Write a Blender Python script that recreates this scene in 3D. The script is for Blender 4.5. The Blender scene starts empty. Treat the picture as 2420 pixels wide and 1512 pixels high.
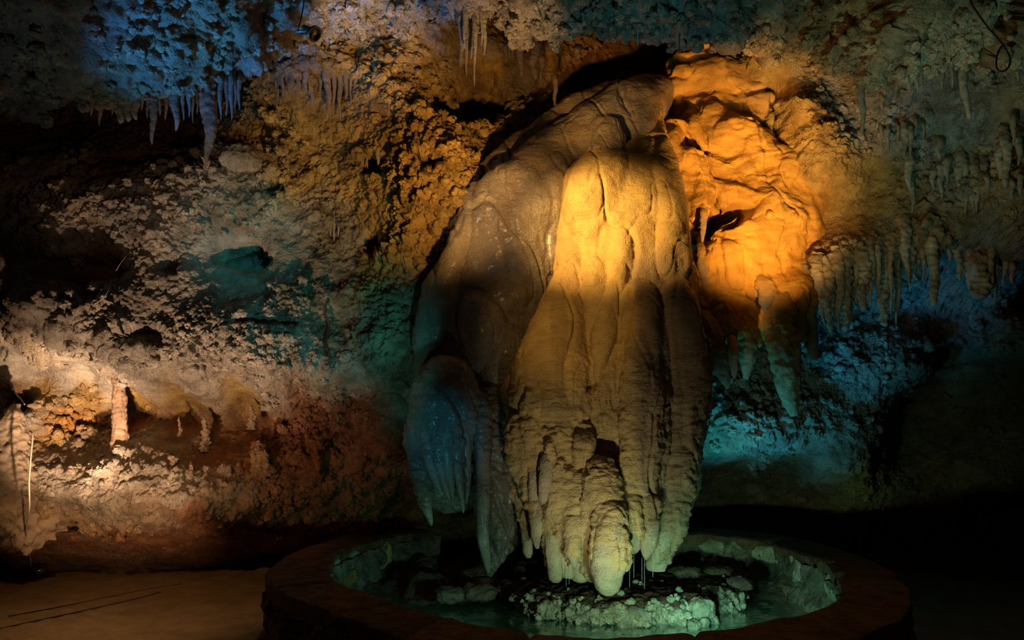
import bpy, math, random
import numpy as np
from mathutils import Vector, Matrix

F_PX = 1750.0; PITCH = math.radians(8.0); CAM_H = 1.6
rng = np.random.default_rng(7)
random.seed(7)
COL = bpy.context.scene.collection

# ------------------------------------------------------------------ camera maths
def ray(px, py):
    dx = (np.asarray(px, float) - 1210) / F_PX; dy = (756 - np.asarray(py, float)) / F_PX
    return dx, math.cos(PITCH) - dy * math.sin(PITCH), math.sin(PITCH) + dy * math.cos(PITCH)
def at(px, py, Y):
    dx, dy, dz = ray(px, py); s = Y / dy
    return np.array([dx * s, Y + 0 * dx, CAM_H + dz * s])
def atz(px, py, z):
    dx, dy, dz = ray(px, py); s = (z - CAM_H) / dz
    return np.array([dx * s, dy * s, z + 0 * dx])

# ------------------------------------------------------------------ noise
PT = rng.permutation(256).astype(np.int32); PT = np.concatenate([PT, PT, PT, PT])
RV = rng.random(1024).astype(np.float32)
RV3 = rng.random((1024, 3)).astype(np.float32)
def _h(i, j, k):
    return PT[(PT[(PT[i & 255] + j) & 255] + k) & 255]
def vnoise(P):
    P = P.astype(np.float32); I = np.floor(P).astype(np.int32); f = P - I
    f = f * f * (3 - 2 * f); r = 0
    for a in (0, 1):
        wx = f[:, 0] if a else 1 - f[:, 0]
        for b in (0, 1):
            wy = f[:, 1] if b else 1 - f[:, 1]
            for c in (0, 1):
                wz = f[:, 2] if c else 1 - f[:, 2]
                r = r + wx * wy * wz * RV[_h(I[:, 0] + a, I[:, 1] + b, I[:, 2] + c)]
    return r * 2 - 1
def fbm(P, s, o=4, g=0.5, off=0.0):
    r = 0; a = 1.0; t = 0
    for i in range(o):
        r = r + a * vnoise(P * (s * 2 ** i) + off + 17.3 * i); t += a; a *= g
    return r / t
def vor(P, s, off=0.0):
    """F1, id value (rounded nodules)"""
    Q = (P * s + off).astype(np.float32); I = np.floor(Q).astype(np.int32); f = Q - I
    best = np.full(len(Q), 9.0, np.float32); idv = np.zeros(len(Q), np.float32)
    for a in (-1, 0, 1):
        for b in (-1, 0, 1):
            for c in (-1, 0, 1):
                h = _h(I[:, 0] + a, I[:, 1] + b, I[:, 2] + c)
                R = RV3[h]
                d = (a + R[:, 0] - f[:, 0]) ** 2 + (b + R[:, 1] - f[:, 1]) ** 2 + (c + R[:, 2] - f[:, 2]) ** 2
                m = d < best
                best = np.where(m, d, best); idv = np.where(m, RV[h + 256], idv)
    return np.sqrt(best), idv
def knobs(P, s, off=0.0, r=0.62):
    d, v = vor(P, s, off)
    rr = r * (0.55 + 0.6 * v)
    return np.sqrt(np.clip(1 - (d / rr) ** 2, 0, 1)) * (0.45 + 0.75 * v)
def sstep(a, b, x):
    t = np.clip((x - a) / (b - a), 0, 1); return t * t * (3 - 2 * t)

# ------------------------------------------------------------------ mesh helpers
def link(name, me, mat, parent=None, smooth=True):
    o = bpy.data.objects.new(name, me); COL.objects.link(o)
    if mat: me.materials.append(mat)
    if parent: o.parent = parent
    return o
def shade(me):
    me.polygons.foreach_set('use_smooth', np.ones(len(me.polygons), bool)); me.update()
def mesh_np(V, Fq, col=None):
    me = bpy.data.meshes.new('m'); n = len(V); k = Fq.shape[1]; m = len(Fq)
    me.vertices.add(n); me.vertices.foreach_set('co', np.ascontiguousarray(V, np.float32).ravel())
    me.loops.add(m * k); me.loops.foreach_set('vertex_index', np.ascontiguousarray(Fq, np.int32).ravel())
    me.polygons.add(m); me.polygons.foreach_set('loop_start', np.arange(0, m * k, k, dtype=np.int32))
    me.update(calc_edges=True)
    shade(me)
    if col is not None: setcol(me, col)
    return me
def setcol(me, col):
    a = me.color_attributes.new('Col', 'FLOAT_COLOR', 'POINT')
    c = np.ones((len(me.vertices), 4), np.float32); c[:, :3] = col; a.data.foreach_set('color', c.ravel())
def grid_faces(nu, nv, closed=False):
    i = np.arange(nu if closed else nu - 1); j = np.arange(nv - 1)
    I, J = np.meshgrid(i, j, indexing='ij'); I2 = (I + 1) % nu
    return np.stack([I * nv + J, I2 * nv + J, I2 * nv + J + 1, I * nv + J + 1], -1).reshape(-1, 4)
def grid_normals(P):
    a = np.gradient(P, axis=0); b = np.gradient(P, axis=1); n = np.cross(a, b)
    return n / (np.linalg.norm(n, axis=2, keepdims=True) + 1e-9)
def getV(me):
    V = np.empty(len(me.vertices) * 3, np.float32); me.vertices.foreach_get('co', V); return V.reshape(-1, 3)
def getN(me):
    V = np.empty(len(me.vertices) * 3, np.float32); me.vertices.foreach_get('normal', V); return V.reshape(-1, 3)
def setV(me, V):
    me.vertices.foreach_set('co', np.ascontiguousarray(V, np.float32).ravel()); me.update()
def catmull(pts, n):
    pts = np.asarray(pts, float); m = len(pts)
    if m == 2: t = np.linspace(0, 1, n)[:, None]; return pts[0] * (1 - t) + pts[1] * t
    p = np.vstack([2 * pts[0] - pts[1], pts, 2 * pts[-1] - pts[-2]])
    u = np.linspace(0, m - 1 - 1e-6, n); i = u.astype(int); t = (u - i)[:, None]
    a, b, c, d = p[i], p[i + 1], p[i + 2], p[i + 3]
    return 0.5 * (2 * b + (c - a) * t + (2 * a - 5 * b + 4 * c - d) * t ** 2 + (3 * b - a - 3 * c + d) * t ** 3)
def tag(o, label=None, cat=None, group=None, kind=None):
    if label: o['label'] = label
    if cat: o['category'] = cat
    if group: o['group'] = group
    if kind: o['kind'] = kind
    return o
def empty(name, loc, label, cat, group=None):
    o = bpy.data.objects.new(name, None); COL.objects.link(o); o.location = loc; o.empty_display_size = .1
    return tag(o, label, cat, group)

def sweep_arrays(P, A, B, seg=20, up=None, cap=True):
    """P n x3 centres, A half width across view, B half thickness; returns verts, quads (closed with tiny end rings)"""
    P = np.asarray(P, float); n = len(P)
    T = np.gradient(P, axis=0); T /= np.linalg.norm(T, axis=1, keepdims=True) + 1e-9
    ref = np.array([0, 1.0, 0]) if up is None else np.array(up, float)
    S = np.cross(T, ref); S /= np.linalg.norm(S, axis=1, keepdims=True) + 1e-9
    D = np.cross(S, T)
    th = np.linspace(0, 2 * math.pi, seg, endpoint=False)
    V = P[None] + np.cos(th)[:, None, None] * (S * np.asarray(A)[:, None])[None] + np.sin(th)[:, None, None] * (D * np.asarray(B)[:, None])[None]
    return V, th
def add_caps(V):
    """V seg,n,3 -> verts, list faces arrays quads + end poles as degenerate-free triangles through extra poles"""
    seg, n, _ = V.shape
    q = grid_faces(seg, n, True)
    verts = V.reshape(-1, 3)
    c0 = V[:, 0].mean(0); c1 = V[:, -1].mean(0)
    k = len(verts); verts = np.vstack([verts, c0, c1])
    i = np.arange(seg); i2 = (i + 1) % seg
    t0 = np.stack([i2 * n, i * n, np.full(seg, k)], -1)
    t1 = np.stack([i * n + n - 1, i2 * n + n - 1, np.full(seg, k + 1)], -1)
    return verts, q, np.vstack([t0, t1])
def mesh_mixed(verts, quads, tris, col=None):
    me = bpy.data.meshes.new('m')
    me.vertices.add(len(verts)); me.vertices.foreach_set('co', np.ascontiguousarray(verts, np.float32).ravel())
    idx = np.concatenate([quads.ravel(), tris.ravel()]).astype(np.int32)
    me.loops.add(len(idx)); me.loops.foreach_set('vertex_index', idx)
    ls = np.concatenate([np.arange(len(quads)) * 4, len(quads) * 4 + np.arange(len(tris)) * 3]).astype(np.int32)
    me.polygons.add(len(ls)); me.polygons.foreach_set('loop_start', ls)
    me.update(calc_edges=True); shade(me)
    if col is not None: setcol(me, col)
    return me

class Bag:
    def __init__(s): s.v = []; s.q = []; s.t = []; s.n = 0
    def add(s, verts, q, t):
        s.v.append(verts); s.q.append(q + s.n); s.t.append(t + s.n); s.n += len(verts)
    def sweep(s, P, A, B, seg=24):
        V, th = sweep_arrays(P, A, B, seg); s.add(*add_caps(V))
    def ell(s, c, r, seg=24):
        t = np.linspace(-1, 1, seg); t = np.sin(t * math.pi / 2) * .999
        P = np.array(c)[None] + np.array([[0, 0, r[2]]]) * -t[:, None]
        w = np.sqrt(1 - t ** 2)
        s.sweep(P, r[0] * w, r[1] * w, seg)
    def mesh(s): return mesh_mixed(np.vstack(s.v), np.vstack(s.q), np.vstack(s.t))
def remesh(bag, voxel, smooth=4):
    me = bag.mesh(); o = bpy.data.objects.new('tmp', me); COL.objects.link(o)
    m = o.modifiers.new('r', 'REMESH'); m.mode = 'VOXEL'; m.voxel_size = voxel; m.use_smooth_shade = True
    if smooth:
        m = o.modifiers.new('s', 'SMOOTH'); m.factor = .5; m.iterations = smooth
    dg = bpy.context.evaluated_depsgraph_get()
    out = bpy.data.meshes.new_from_object(o.evaluated_get(dg)); bpy.data.objects.remove(o); bpy.data.meshes.remove(me)
    shade(out); return out
def lobe(bag, rows, n=None, seg=28, rnd=True):
    """rows: (px, py, half width px, Y of the axis, thickness ratio)"""
    n = n or len(rows) * 8
    R = catmull(rows, n)
    P = at(R[:, 0], R[:, 1], R[:, 3]).T
    sc = np.linalg.norm(P - np.array([0, 0, CAM_H]), axis=1) * .97 / F_PX
    A = np.maximum(R[:, 2], .6) * sc; B = A * R[:, 4]
    bag.sweep(P, A, B, seg)

# ------------------------------------------------------------------ materials
def mat_rock(name, rough=.85, bump=.6, bscale=40, vscale=60, spec=.3, varscale=6, var=.35, wet=None, coat=0., dark=(.35,.3,.25), base=None, ripple=0.0, bdist=.012):
    m = bpy.data.materials.new(name); m.use_nodes = True; nt = m.node_tree; N = nt.nodes; L = nt.links
    b = N['Principled BSDF']; b.inputs['Specular IOR Level'].default_value = spec
    if coat: b.inputs['Coat Weight'].default_value = coat; b.inputs['Coat Roughness'].default_value = .22
    tc = N.new('ShaderNodeTexCoord')
    if base is None:
        a = N.new('ShaderNodeVertexColor'); a.layer_name = 'Col'; src = a.outputs['Color']
    else:
        a = N.new('ShaderNodeRGB'); a.outputs[0].default_value = (*base, 1); src = a.outputs[0]
    n1 = N.new('ShaderNodeTexNoise'); n1.inputs['Scale'].default_value = varscale; n1.inputs['Detail'].default_value = 9; n1.inputs['Roughness'].default_value = .65
    L.new(tc.outputs['Object'], n1.inputs['Vector'])
    rp = N.new('ShaderNodeValToRGB'); rp.color_ramp.elements[0].position = .36; rp.color_ramp.elements[1].position = .64
    rp.color_ramp.elements[0].color = (1 - var * (1 - dark[0]) * 1.5, 1 - var * (1 - dark[1]) * 1.5, 1 - var * (1 - dark[2]) * 1.5, 1); rp.color_ramp.elements[1].color = (1.12, 1.12, 1.12, 1)
    L.new(n1.outputs['Fac'], rp.inputs['Fac'])
    mx = N.new('ShaderNodeMix'); mx.data_type = 'RGBA'; mx.blend_type = 'MULTIPLY'; mx.inputs[0].default_value = 1
    L.new(src, mx.inputs[6]); L.new(rp.outputs['Color'], mx.inputs[7]); L.new(mx.outputs[2], b.inputs['Base Color'])
    n2 = N.new('ShaderNodeTexNoise'); n2.inputs['Scale'].default_value = bscale; n2.inputs['Detail'].default_value = 7; n2.inputs['Roughness'].default_value = .7
    L.new(tc.outputs['Object'], n2.inputs['Vector'])
    v = N.new('ShaderNodeTexVoronoi'); v.inputs['Scale'].default_value = vscale; v.feature = 'SMOOTH_F1'
    L.new(tc.outputs['Object'], v.inputs['Vector'])
    ma = N.new('ShaderNodeMath'); ma.operation = 'MULTIPLY_ADD'; ma.inputs[1].default_value = -.7
    L.new(v.outputs['Distance'], ma.inputs[0]); L.new(n2.outputs['Fac'], ma.inputs[2]); h = ma.outputs[0]
    if ripple:
        mp = N.new('ShaderNodeMapping'); mp.inputs['Scale'].default_value = (12, 12, 60); L.new(tc.outputs['Object'], mp.inputs['Vector'])
        n3 = N.new('ShaderNodeTexNoise'); n3.inputs['Scale'].default_value = 1.0; n3.inputs['Detail'].default_value = 3; L.new(mp.outputs[0], n3.inputs['Vector'])
        m3 = N.new('ShaderNodeMath'); m3.operation = 'MULTIPLY_ADD'; m3.inputs[1].default_value = ripple; L.new(n3.outputs['Fac'], m3.inputs[0]); L.new(h, m3.inputs[2]); h = m3.outputs[0]
    bp = N.new('ShaderNodeBump'); bp.inputs['Strength'].default_value = bump; bp.inputs['Distance'].default_value = bdist
    L.new(h, bp.inputs['Height']); L.new(bp.outputs['Normal'], b.inputs['Normal'])
    if wet:
        mr = N.new('ShaderNodeMapRange'); mr.inputs[1].default_value = .35; mr.inputs[2].default_value = .65; mr.inputs[3].default_value = wet; mr.inputs[4].default_value = rough
        n4 = N.new('ShaderNodeTexNoise'); n4.inputs['Scale'].default_value = 3; n4.inputs['Detail'].default_value = 5; L.new(tc.outputs['Object'], n4.inputs['Vector'])
        L.new(n4.outputs['Fac'], mr.inputs[0]); L.new(mr.outputs[0], b.inputs['Roughness'])
    else: b.inputs['Roughness'].default_value = rough
    return m
def mat_plain(name, c, rough=.5, metal=0, spec=.5):
    m = bpy.data.materials.new(name); m.use_nodes = True; nt = m.node_tree; N = nt.nodes; L = nt.links; b = N['Principled BSDF']
    n = N.new('ShaderNodeTexNoise'); n.inputs['Scale'].default_value = 60; n.inputs['Detail'].default_value = 4
    r = N.new('ShaderNodeValToRGB'); r.color_ramp.elements[0].color = (*[x * .75 for x in c], 1); r.color_ramp.elements[1].color = (*[min(1, x * 1.15) for x in c], 1)
    L.new(n.outputs['Fac'], r.inputs['Fac']); L.new(r.outputs[0], b.inputs['Base Color'])
    b.inputs['Roughness'].default_value = rough; b.inputs['Metallic'].default_value = metal; b.inputs['Specular IOR Level'].default_value = spec
    return m
M_WALL = mat_rock('cave_limestone', .88, .9, 45, 62, .25, bdist=.03, var=.5, varscale=5)
M_CEIL = mat_rock('ceiling_limestone', .8, .9, 40, 55, .35, bdist=.03, var=.5, varscale=5)
M_STAL = mat_rock('stalactite_calcite', .6, .5, 55, 70, .4, ripple=.8)
M_WET = mat_rock('wet_flowstone', .40, .9, 30, 75, .6, varscale=4, var=.25, wet=.16, coat=.35)
M_GOLD = mat_rock('golden_flowstone', .55, .9, 60, 90, .45, varscale=3, var=.22, ripple=.9, wet=.38)
M_SLOPE = mat_rock('orange_flowstone', .75, .6, 35, 90, .3, varscale=3, var=.3, wet=.6)
M_STONE = mat_rock('masonry_stone', .85, .9, 26, 40, .3, varscale=9, var=.5, bdist=.03)
M_MORTAR = mat_rock('mortar', .9, .95, 22, 30, .2, varscale=7, var=.6, bdist=.04)
M_ISLE = mat_rock('island_calcite', .75, 1, 30, 38, .4, varscale=10, var=.6, bdist=.04)

# ------------------------------------------------------------------ colours of the stone itself
CREAM = (.66, .58, .48); TAN = (.50, .38, .26); ORG = (.66, .32, .07); BRN = (.27, .15, .08); GREY = (.46, .43, .40); RED = (.44, .20, .10); PALE = (.80, .72, .60); OCH = (.66, .42, .14)

# wall control points: px, py, Y, roughness(0..1.3), colour
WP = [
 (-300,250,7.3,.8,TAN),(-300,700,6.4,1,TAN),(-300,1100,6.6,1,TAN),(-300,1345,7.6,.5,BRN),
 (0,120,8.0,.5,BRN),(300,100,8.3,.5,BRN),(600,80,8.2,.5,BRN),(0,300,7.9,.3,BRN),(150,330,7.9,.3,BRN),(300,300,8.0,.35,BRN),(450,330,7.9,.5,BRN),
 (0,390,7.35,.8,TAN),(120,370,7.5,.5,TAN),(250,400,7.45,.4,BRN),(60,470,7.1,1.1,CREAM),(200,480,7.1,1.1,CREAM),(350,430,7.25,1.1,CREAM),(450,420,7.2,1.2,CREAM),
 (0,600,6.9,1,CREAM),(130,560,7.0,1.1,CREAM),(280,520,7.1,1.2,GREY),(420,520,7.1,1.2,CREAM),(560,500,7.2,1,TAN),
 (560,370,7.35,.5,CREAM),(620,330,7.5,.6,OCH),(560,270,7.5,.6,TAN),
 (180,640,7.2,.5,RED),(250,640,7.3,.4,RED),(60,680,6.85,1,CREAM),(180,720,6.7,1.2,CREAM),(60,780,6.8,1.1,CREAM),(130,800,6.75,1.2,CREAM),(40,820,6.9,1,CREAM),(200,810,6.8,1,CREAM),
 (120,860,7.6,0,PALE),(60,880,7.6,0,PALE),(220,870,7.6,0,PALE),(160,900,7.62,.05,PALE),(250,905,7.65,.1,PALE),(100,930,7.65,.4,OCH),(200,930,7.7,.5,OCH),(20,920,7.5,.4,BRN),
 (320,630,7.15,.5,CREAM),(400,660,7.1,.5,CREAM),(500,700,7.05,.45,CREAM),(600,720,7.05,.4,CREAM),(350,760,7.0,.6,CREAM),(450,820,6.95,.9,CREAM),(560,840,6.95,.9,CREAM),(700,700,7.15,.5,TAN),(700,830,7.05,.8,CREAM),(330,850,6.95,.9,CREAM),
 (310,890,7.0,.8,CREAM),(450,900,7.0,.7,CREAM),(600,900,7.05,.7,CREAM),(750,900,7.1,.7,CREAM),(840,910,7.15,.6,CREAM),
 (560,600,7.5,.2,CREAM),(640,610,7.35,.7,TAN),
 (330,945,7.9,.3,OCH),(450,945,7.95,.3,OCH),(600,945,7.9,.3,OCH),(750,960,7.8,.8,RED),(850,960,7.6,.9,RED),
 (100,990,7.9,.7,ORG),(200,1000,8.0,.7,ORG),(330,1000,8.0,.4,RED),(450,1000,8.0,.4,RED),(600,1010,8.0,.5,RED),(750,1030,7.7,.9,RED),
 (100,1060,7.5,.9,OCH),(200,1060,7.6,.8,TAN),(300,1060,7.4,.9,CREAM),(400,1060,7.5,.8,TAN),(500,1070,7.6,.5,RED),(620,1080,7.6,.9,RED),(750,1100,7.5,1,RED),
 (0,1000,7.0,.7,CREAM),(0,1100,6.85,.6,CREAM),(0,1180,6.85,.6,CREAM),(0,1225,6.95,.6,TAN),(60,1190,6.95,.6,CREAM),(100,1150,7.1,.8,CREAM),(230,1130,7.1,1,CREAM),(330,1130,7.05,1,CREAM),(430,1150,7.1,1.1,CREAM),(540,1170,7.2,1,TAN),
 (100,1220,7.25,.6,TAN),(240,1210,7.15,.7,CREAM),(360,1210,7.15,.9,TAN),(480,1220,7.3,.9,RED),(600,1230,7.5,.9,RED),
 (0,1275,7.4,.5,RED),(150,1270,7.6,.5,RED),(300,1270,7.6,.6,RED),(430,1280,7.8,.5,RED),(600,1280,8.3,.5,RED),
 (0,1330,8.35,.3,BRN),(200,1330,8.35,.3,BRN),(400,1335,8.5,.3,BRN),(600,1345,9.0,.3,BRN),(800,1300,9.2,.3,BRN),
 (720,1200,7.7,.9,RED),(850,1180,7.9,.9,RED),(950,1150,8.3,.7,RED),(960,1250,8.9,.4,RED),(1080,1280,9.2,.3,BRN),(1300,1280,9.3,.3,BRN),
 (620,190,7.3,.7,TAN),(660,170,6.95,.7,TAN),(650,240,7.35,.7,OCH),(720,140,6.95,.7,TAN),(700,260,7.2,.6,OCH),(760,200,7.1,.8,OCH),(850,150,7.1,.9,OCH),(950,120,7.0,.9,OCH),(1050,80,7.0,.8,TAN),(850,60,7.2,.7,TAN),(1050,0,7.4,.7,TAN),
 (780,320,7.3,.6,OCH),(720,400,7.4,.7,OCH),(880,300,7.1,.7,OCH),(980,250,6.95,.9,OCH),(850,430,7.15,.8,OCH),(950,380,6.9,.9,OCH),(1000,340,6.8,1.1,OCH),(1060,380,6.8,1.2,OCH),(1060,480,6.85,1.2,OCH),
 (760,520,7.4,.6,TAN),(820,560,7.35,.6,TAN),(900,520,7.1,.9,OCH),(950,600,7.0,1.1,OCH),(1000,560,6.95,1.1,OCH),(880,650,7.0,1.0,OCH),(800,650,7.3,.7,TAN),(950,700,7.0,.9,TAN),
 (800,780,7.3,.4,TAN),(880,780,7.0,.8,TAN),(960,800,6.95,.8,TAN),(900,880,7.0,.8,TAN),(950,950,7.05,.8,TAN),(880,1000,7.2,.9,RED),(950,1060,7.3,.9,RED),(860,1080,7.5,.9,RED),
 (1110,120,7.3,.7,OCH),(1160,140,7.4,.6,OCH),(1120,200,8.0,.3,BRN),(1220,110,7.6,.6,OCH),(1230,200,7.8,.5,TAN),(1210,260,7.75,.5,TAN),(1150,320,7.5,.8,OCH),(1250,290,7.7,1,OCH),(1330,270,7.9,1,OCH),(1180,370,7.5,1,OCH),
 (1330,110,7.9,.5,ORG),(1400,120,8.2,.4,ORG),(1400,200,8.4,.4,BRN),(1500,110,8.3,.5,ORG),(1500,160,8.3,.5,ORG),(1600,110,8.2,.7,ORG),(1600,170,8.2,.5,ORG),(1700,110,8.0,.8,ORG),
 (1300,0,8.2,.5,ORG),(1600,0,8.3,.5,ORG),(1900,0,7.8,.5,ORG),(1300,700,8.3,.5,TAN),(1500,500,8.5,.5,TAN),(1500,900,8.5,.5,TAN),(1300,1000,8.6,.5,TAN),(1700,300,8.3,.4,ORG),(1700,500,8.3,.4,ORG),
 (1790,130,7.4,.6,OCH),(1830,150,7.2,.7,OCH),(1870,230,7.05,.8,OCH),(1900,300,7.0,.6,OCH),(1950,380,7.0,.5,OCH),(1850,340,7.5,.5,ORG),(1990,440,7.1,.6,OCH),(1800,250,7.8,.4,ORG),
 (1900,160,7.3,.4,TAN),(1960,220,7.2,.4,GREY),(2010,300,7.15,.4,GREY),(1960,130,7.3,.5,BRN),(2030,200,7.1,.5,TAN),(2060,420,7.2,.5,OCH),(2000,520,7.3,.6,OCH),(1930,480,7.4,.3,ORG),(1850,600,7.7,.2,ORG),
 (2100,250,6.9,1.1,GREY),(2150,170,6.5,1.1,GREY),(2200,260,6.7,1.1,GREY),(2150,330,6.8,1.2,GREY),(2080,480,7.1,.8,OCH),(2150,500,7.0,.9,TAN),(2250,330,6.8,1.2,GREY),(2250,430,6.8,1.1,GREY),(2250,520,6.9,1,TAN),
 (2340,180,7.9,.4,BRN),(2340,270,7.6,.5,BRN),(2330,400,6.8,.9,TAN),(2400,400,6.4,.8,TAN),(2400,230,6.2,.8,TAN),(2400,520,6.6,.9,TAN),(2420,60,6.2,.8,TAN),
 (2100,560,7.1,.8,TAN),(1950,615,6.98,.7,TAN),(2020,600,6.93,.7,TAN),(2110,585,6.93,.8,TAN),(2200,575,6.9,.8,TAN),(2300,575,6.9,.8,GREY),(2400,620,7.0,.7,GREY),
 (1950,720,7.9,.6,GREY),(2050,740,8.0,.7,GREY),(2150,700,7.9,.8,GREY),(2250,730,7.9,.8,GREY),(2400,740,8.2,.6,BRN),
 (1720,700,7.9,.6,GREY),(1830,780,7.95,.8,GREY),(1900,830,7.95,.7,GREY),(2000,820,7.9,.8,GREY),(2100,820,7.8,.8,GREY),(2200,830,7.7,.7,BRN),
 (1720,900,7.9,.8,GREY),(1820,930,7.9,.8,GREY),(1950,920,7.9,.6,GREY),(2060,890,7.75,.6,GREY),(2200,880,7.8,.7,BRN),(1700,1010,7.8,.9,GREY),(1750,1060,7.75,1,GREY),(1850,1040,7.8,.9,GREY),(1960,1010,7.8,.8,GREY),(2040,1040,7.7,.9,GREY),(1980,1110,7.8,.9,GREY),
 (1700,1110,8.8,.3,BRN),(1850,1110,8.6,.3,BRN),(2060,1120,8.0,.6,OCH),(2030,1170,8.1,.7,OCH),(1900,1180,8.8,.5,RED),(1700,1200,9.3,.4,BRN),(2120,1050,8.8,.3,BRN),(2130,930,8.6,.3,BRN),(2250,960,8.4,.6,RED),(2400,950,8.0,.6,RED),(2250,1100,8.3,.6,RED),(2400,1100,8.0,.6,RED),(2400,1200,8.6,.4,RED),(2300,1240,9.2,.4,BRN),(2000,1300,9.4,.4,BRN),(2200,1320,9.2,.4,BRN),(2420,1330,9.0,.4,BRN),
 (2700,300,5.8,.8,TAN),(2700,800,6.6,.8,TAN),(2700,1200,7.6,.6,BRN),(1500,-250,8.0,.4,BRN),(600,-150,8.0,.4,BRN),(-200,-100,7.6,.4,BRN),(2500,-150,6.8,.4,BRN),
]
# pits and bumps: px, py, rx, ry, depth(+ = away from the camera)
PITS = [(1135,215,66,62,1.2),(1070,265,52,40,.9),(1022,430,36,24,.6),(575,605,70,38,.35),(420,645,28,18,.3),(240,645,90,45,.3),(80,730,40,32,.4),(200,730,50,55,-.25),
 (585,385,45,32,-.22),(2343,185,48,75,1.4),(1400,200,60,70,.4),(400,810,60,25,.25),(640,450,35,20,.3),(900,420,30,28,.3),(650,770,70,10,.15),
 (150,1250,30,10,.2),(180,1232,16,8,.25),(300,355,90,25,.1),(2110,235,25,20,.25),(2150,245,35,22,.2),(890,590,30,40,.25),(1840,290,12,40,.35),(1715,110,40,20,-.2),(2290,830,120,40,.15)]

def tps_fit(xy, v, lam=1e-3):
    d = np.linalg.norm(xy[:, None] - xy[None], axis=2); K = d * d * np.log(d + 1e-9) + np.eye(len(xy)) * lam
    n = len(xy); Pm = np.c_[np.ones(n), xy]; A = np.zeros((n + 3, n + 3)); A[:n, :n] = K; A[:n, n:] = Pm; A[n:, :n] = Pm.T
    return np.linalg.solve(A, np.r_[v, np.zeros(3)])
def tps_eval(xy, w, Q):
    out = np.empty(len(Q))
    for i in range(0, len(Q), 40000):
        q = Q[i:i + 40000]; d2 = ((q[:, None] - xy[None]) ** 2).sum(2)
        out[i:i + 40000] = (.5 * d2 * np.log(d2 + 1e-12)) @ w[:-3] + w[-3] + q @ w[-2:]
    return out
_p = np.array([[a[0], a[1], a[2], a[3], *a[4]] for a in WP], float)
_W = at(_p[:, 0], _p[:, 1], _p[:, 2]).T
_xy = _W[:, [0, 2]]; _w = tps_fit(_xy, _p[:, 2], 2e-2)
def wall_base(X, Z):
    X = np.asarray(X, float); Z = np.asarray(Z, float)
    Q = np.c_[np.clip(X.ravel(), -7, 7), Z.ravel()]
    Y = np.clip(tps_eval(_xy, _w, Q), 5.2, 9.6)
    ax = np.abs(Q[:, 0]); Y = Y - np.clip(ax - 5.6, 0, 9) ** 2 * .9
    for (px, py, rx, ry, dp) in PITS:
        y0 = 7.4; c = at(px, py, y0); sx = y0 / F_PX
        u = (Q[:, 0] - c[0]) / (rx * sx); v = (Q[:, 1] - c[2]) / (ry * sx)
        m = (np.abs(u) < 2.2) & (np.abs(v) < 2.2)
        if not m.any(): continue
        PP = np.c_[Q[m], np.full(m.sum(), px * .01)]
        r = np.sqrt(u[m] ** 2 + v[m] ** 2) + .35 * fbm(PP, 5, 3)
        Y[m] += dp * (1 - sstep(.6, 1.15, r))
    return Y.reshape(X.shape)
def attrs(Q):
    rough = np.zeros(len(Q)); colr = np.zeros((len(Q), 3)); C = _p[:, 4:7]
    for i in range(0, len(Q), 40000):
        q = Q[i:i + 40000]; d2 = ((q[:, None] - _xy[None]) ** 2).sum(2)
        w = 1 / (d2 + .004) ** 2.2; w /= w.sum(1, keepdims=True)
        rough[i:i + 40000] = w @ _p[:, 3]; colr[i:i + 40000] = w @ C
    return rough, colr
# coarse lookup of the wall for placing things on it
_gx = np.linspace(-7, 7, 281); _gz = np.linspace(-.2, 6.9, 143)
_GX, _GZ = np.meshgrid(_gx, _gz, indexing='ij'); _GY = wall_base(_GX, _GZ)
def wall_y(x, z):
    i = np.clip((x + 7) / 14 * 280, 0, 279.99); j = np.clip((z + .2) / 7.1 * 142, 0, 141.99); a = int(i); b = int(j); u = i - a; v = j - b
    return (_GY[a, b] * (1 - u) + _GY[a + 1, b] * u) * (1 - v) + (_GY[a, b + 1] * (1 - u) + _GY[a + 1, b + 1] * u) * v
def wall_hit(px, py):
    for y in np.arange(5, 10, .02):
        p = at(px, py, y)
        if wall_y(p[0], p[2]) <= y: return y
    return 8.5

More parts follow.
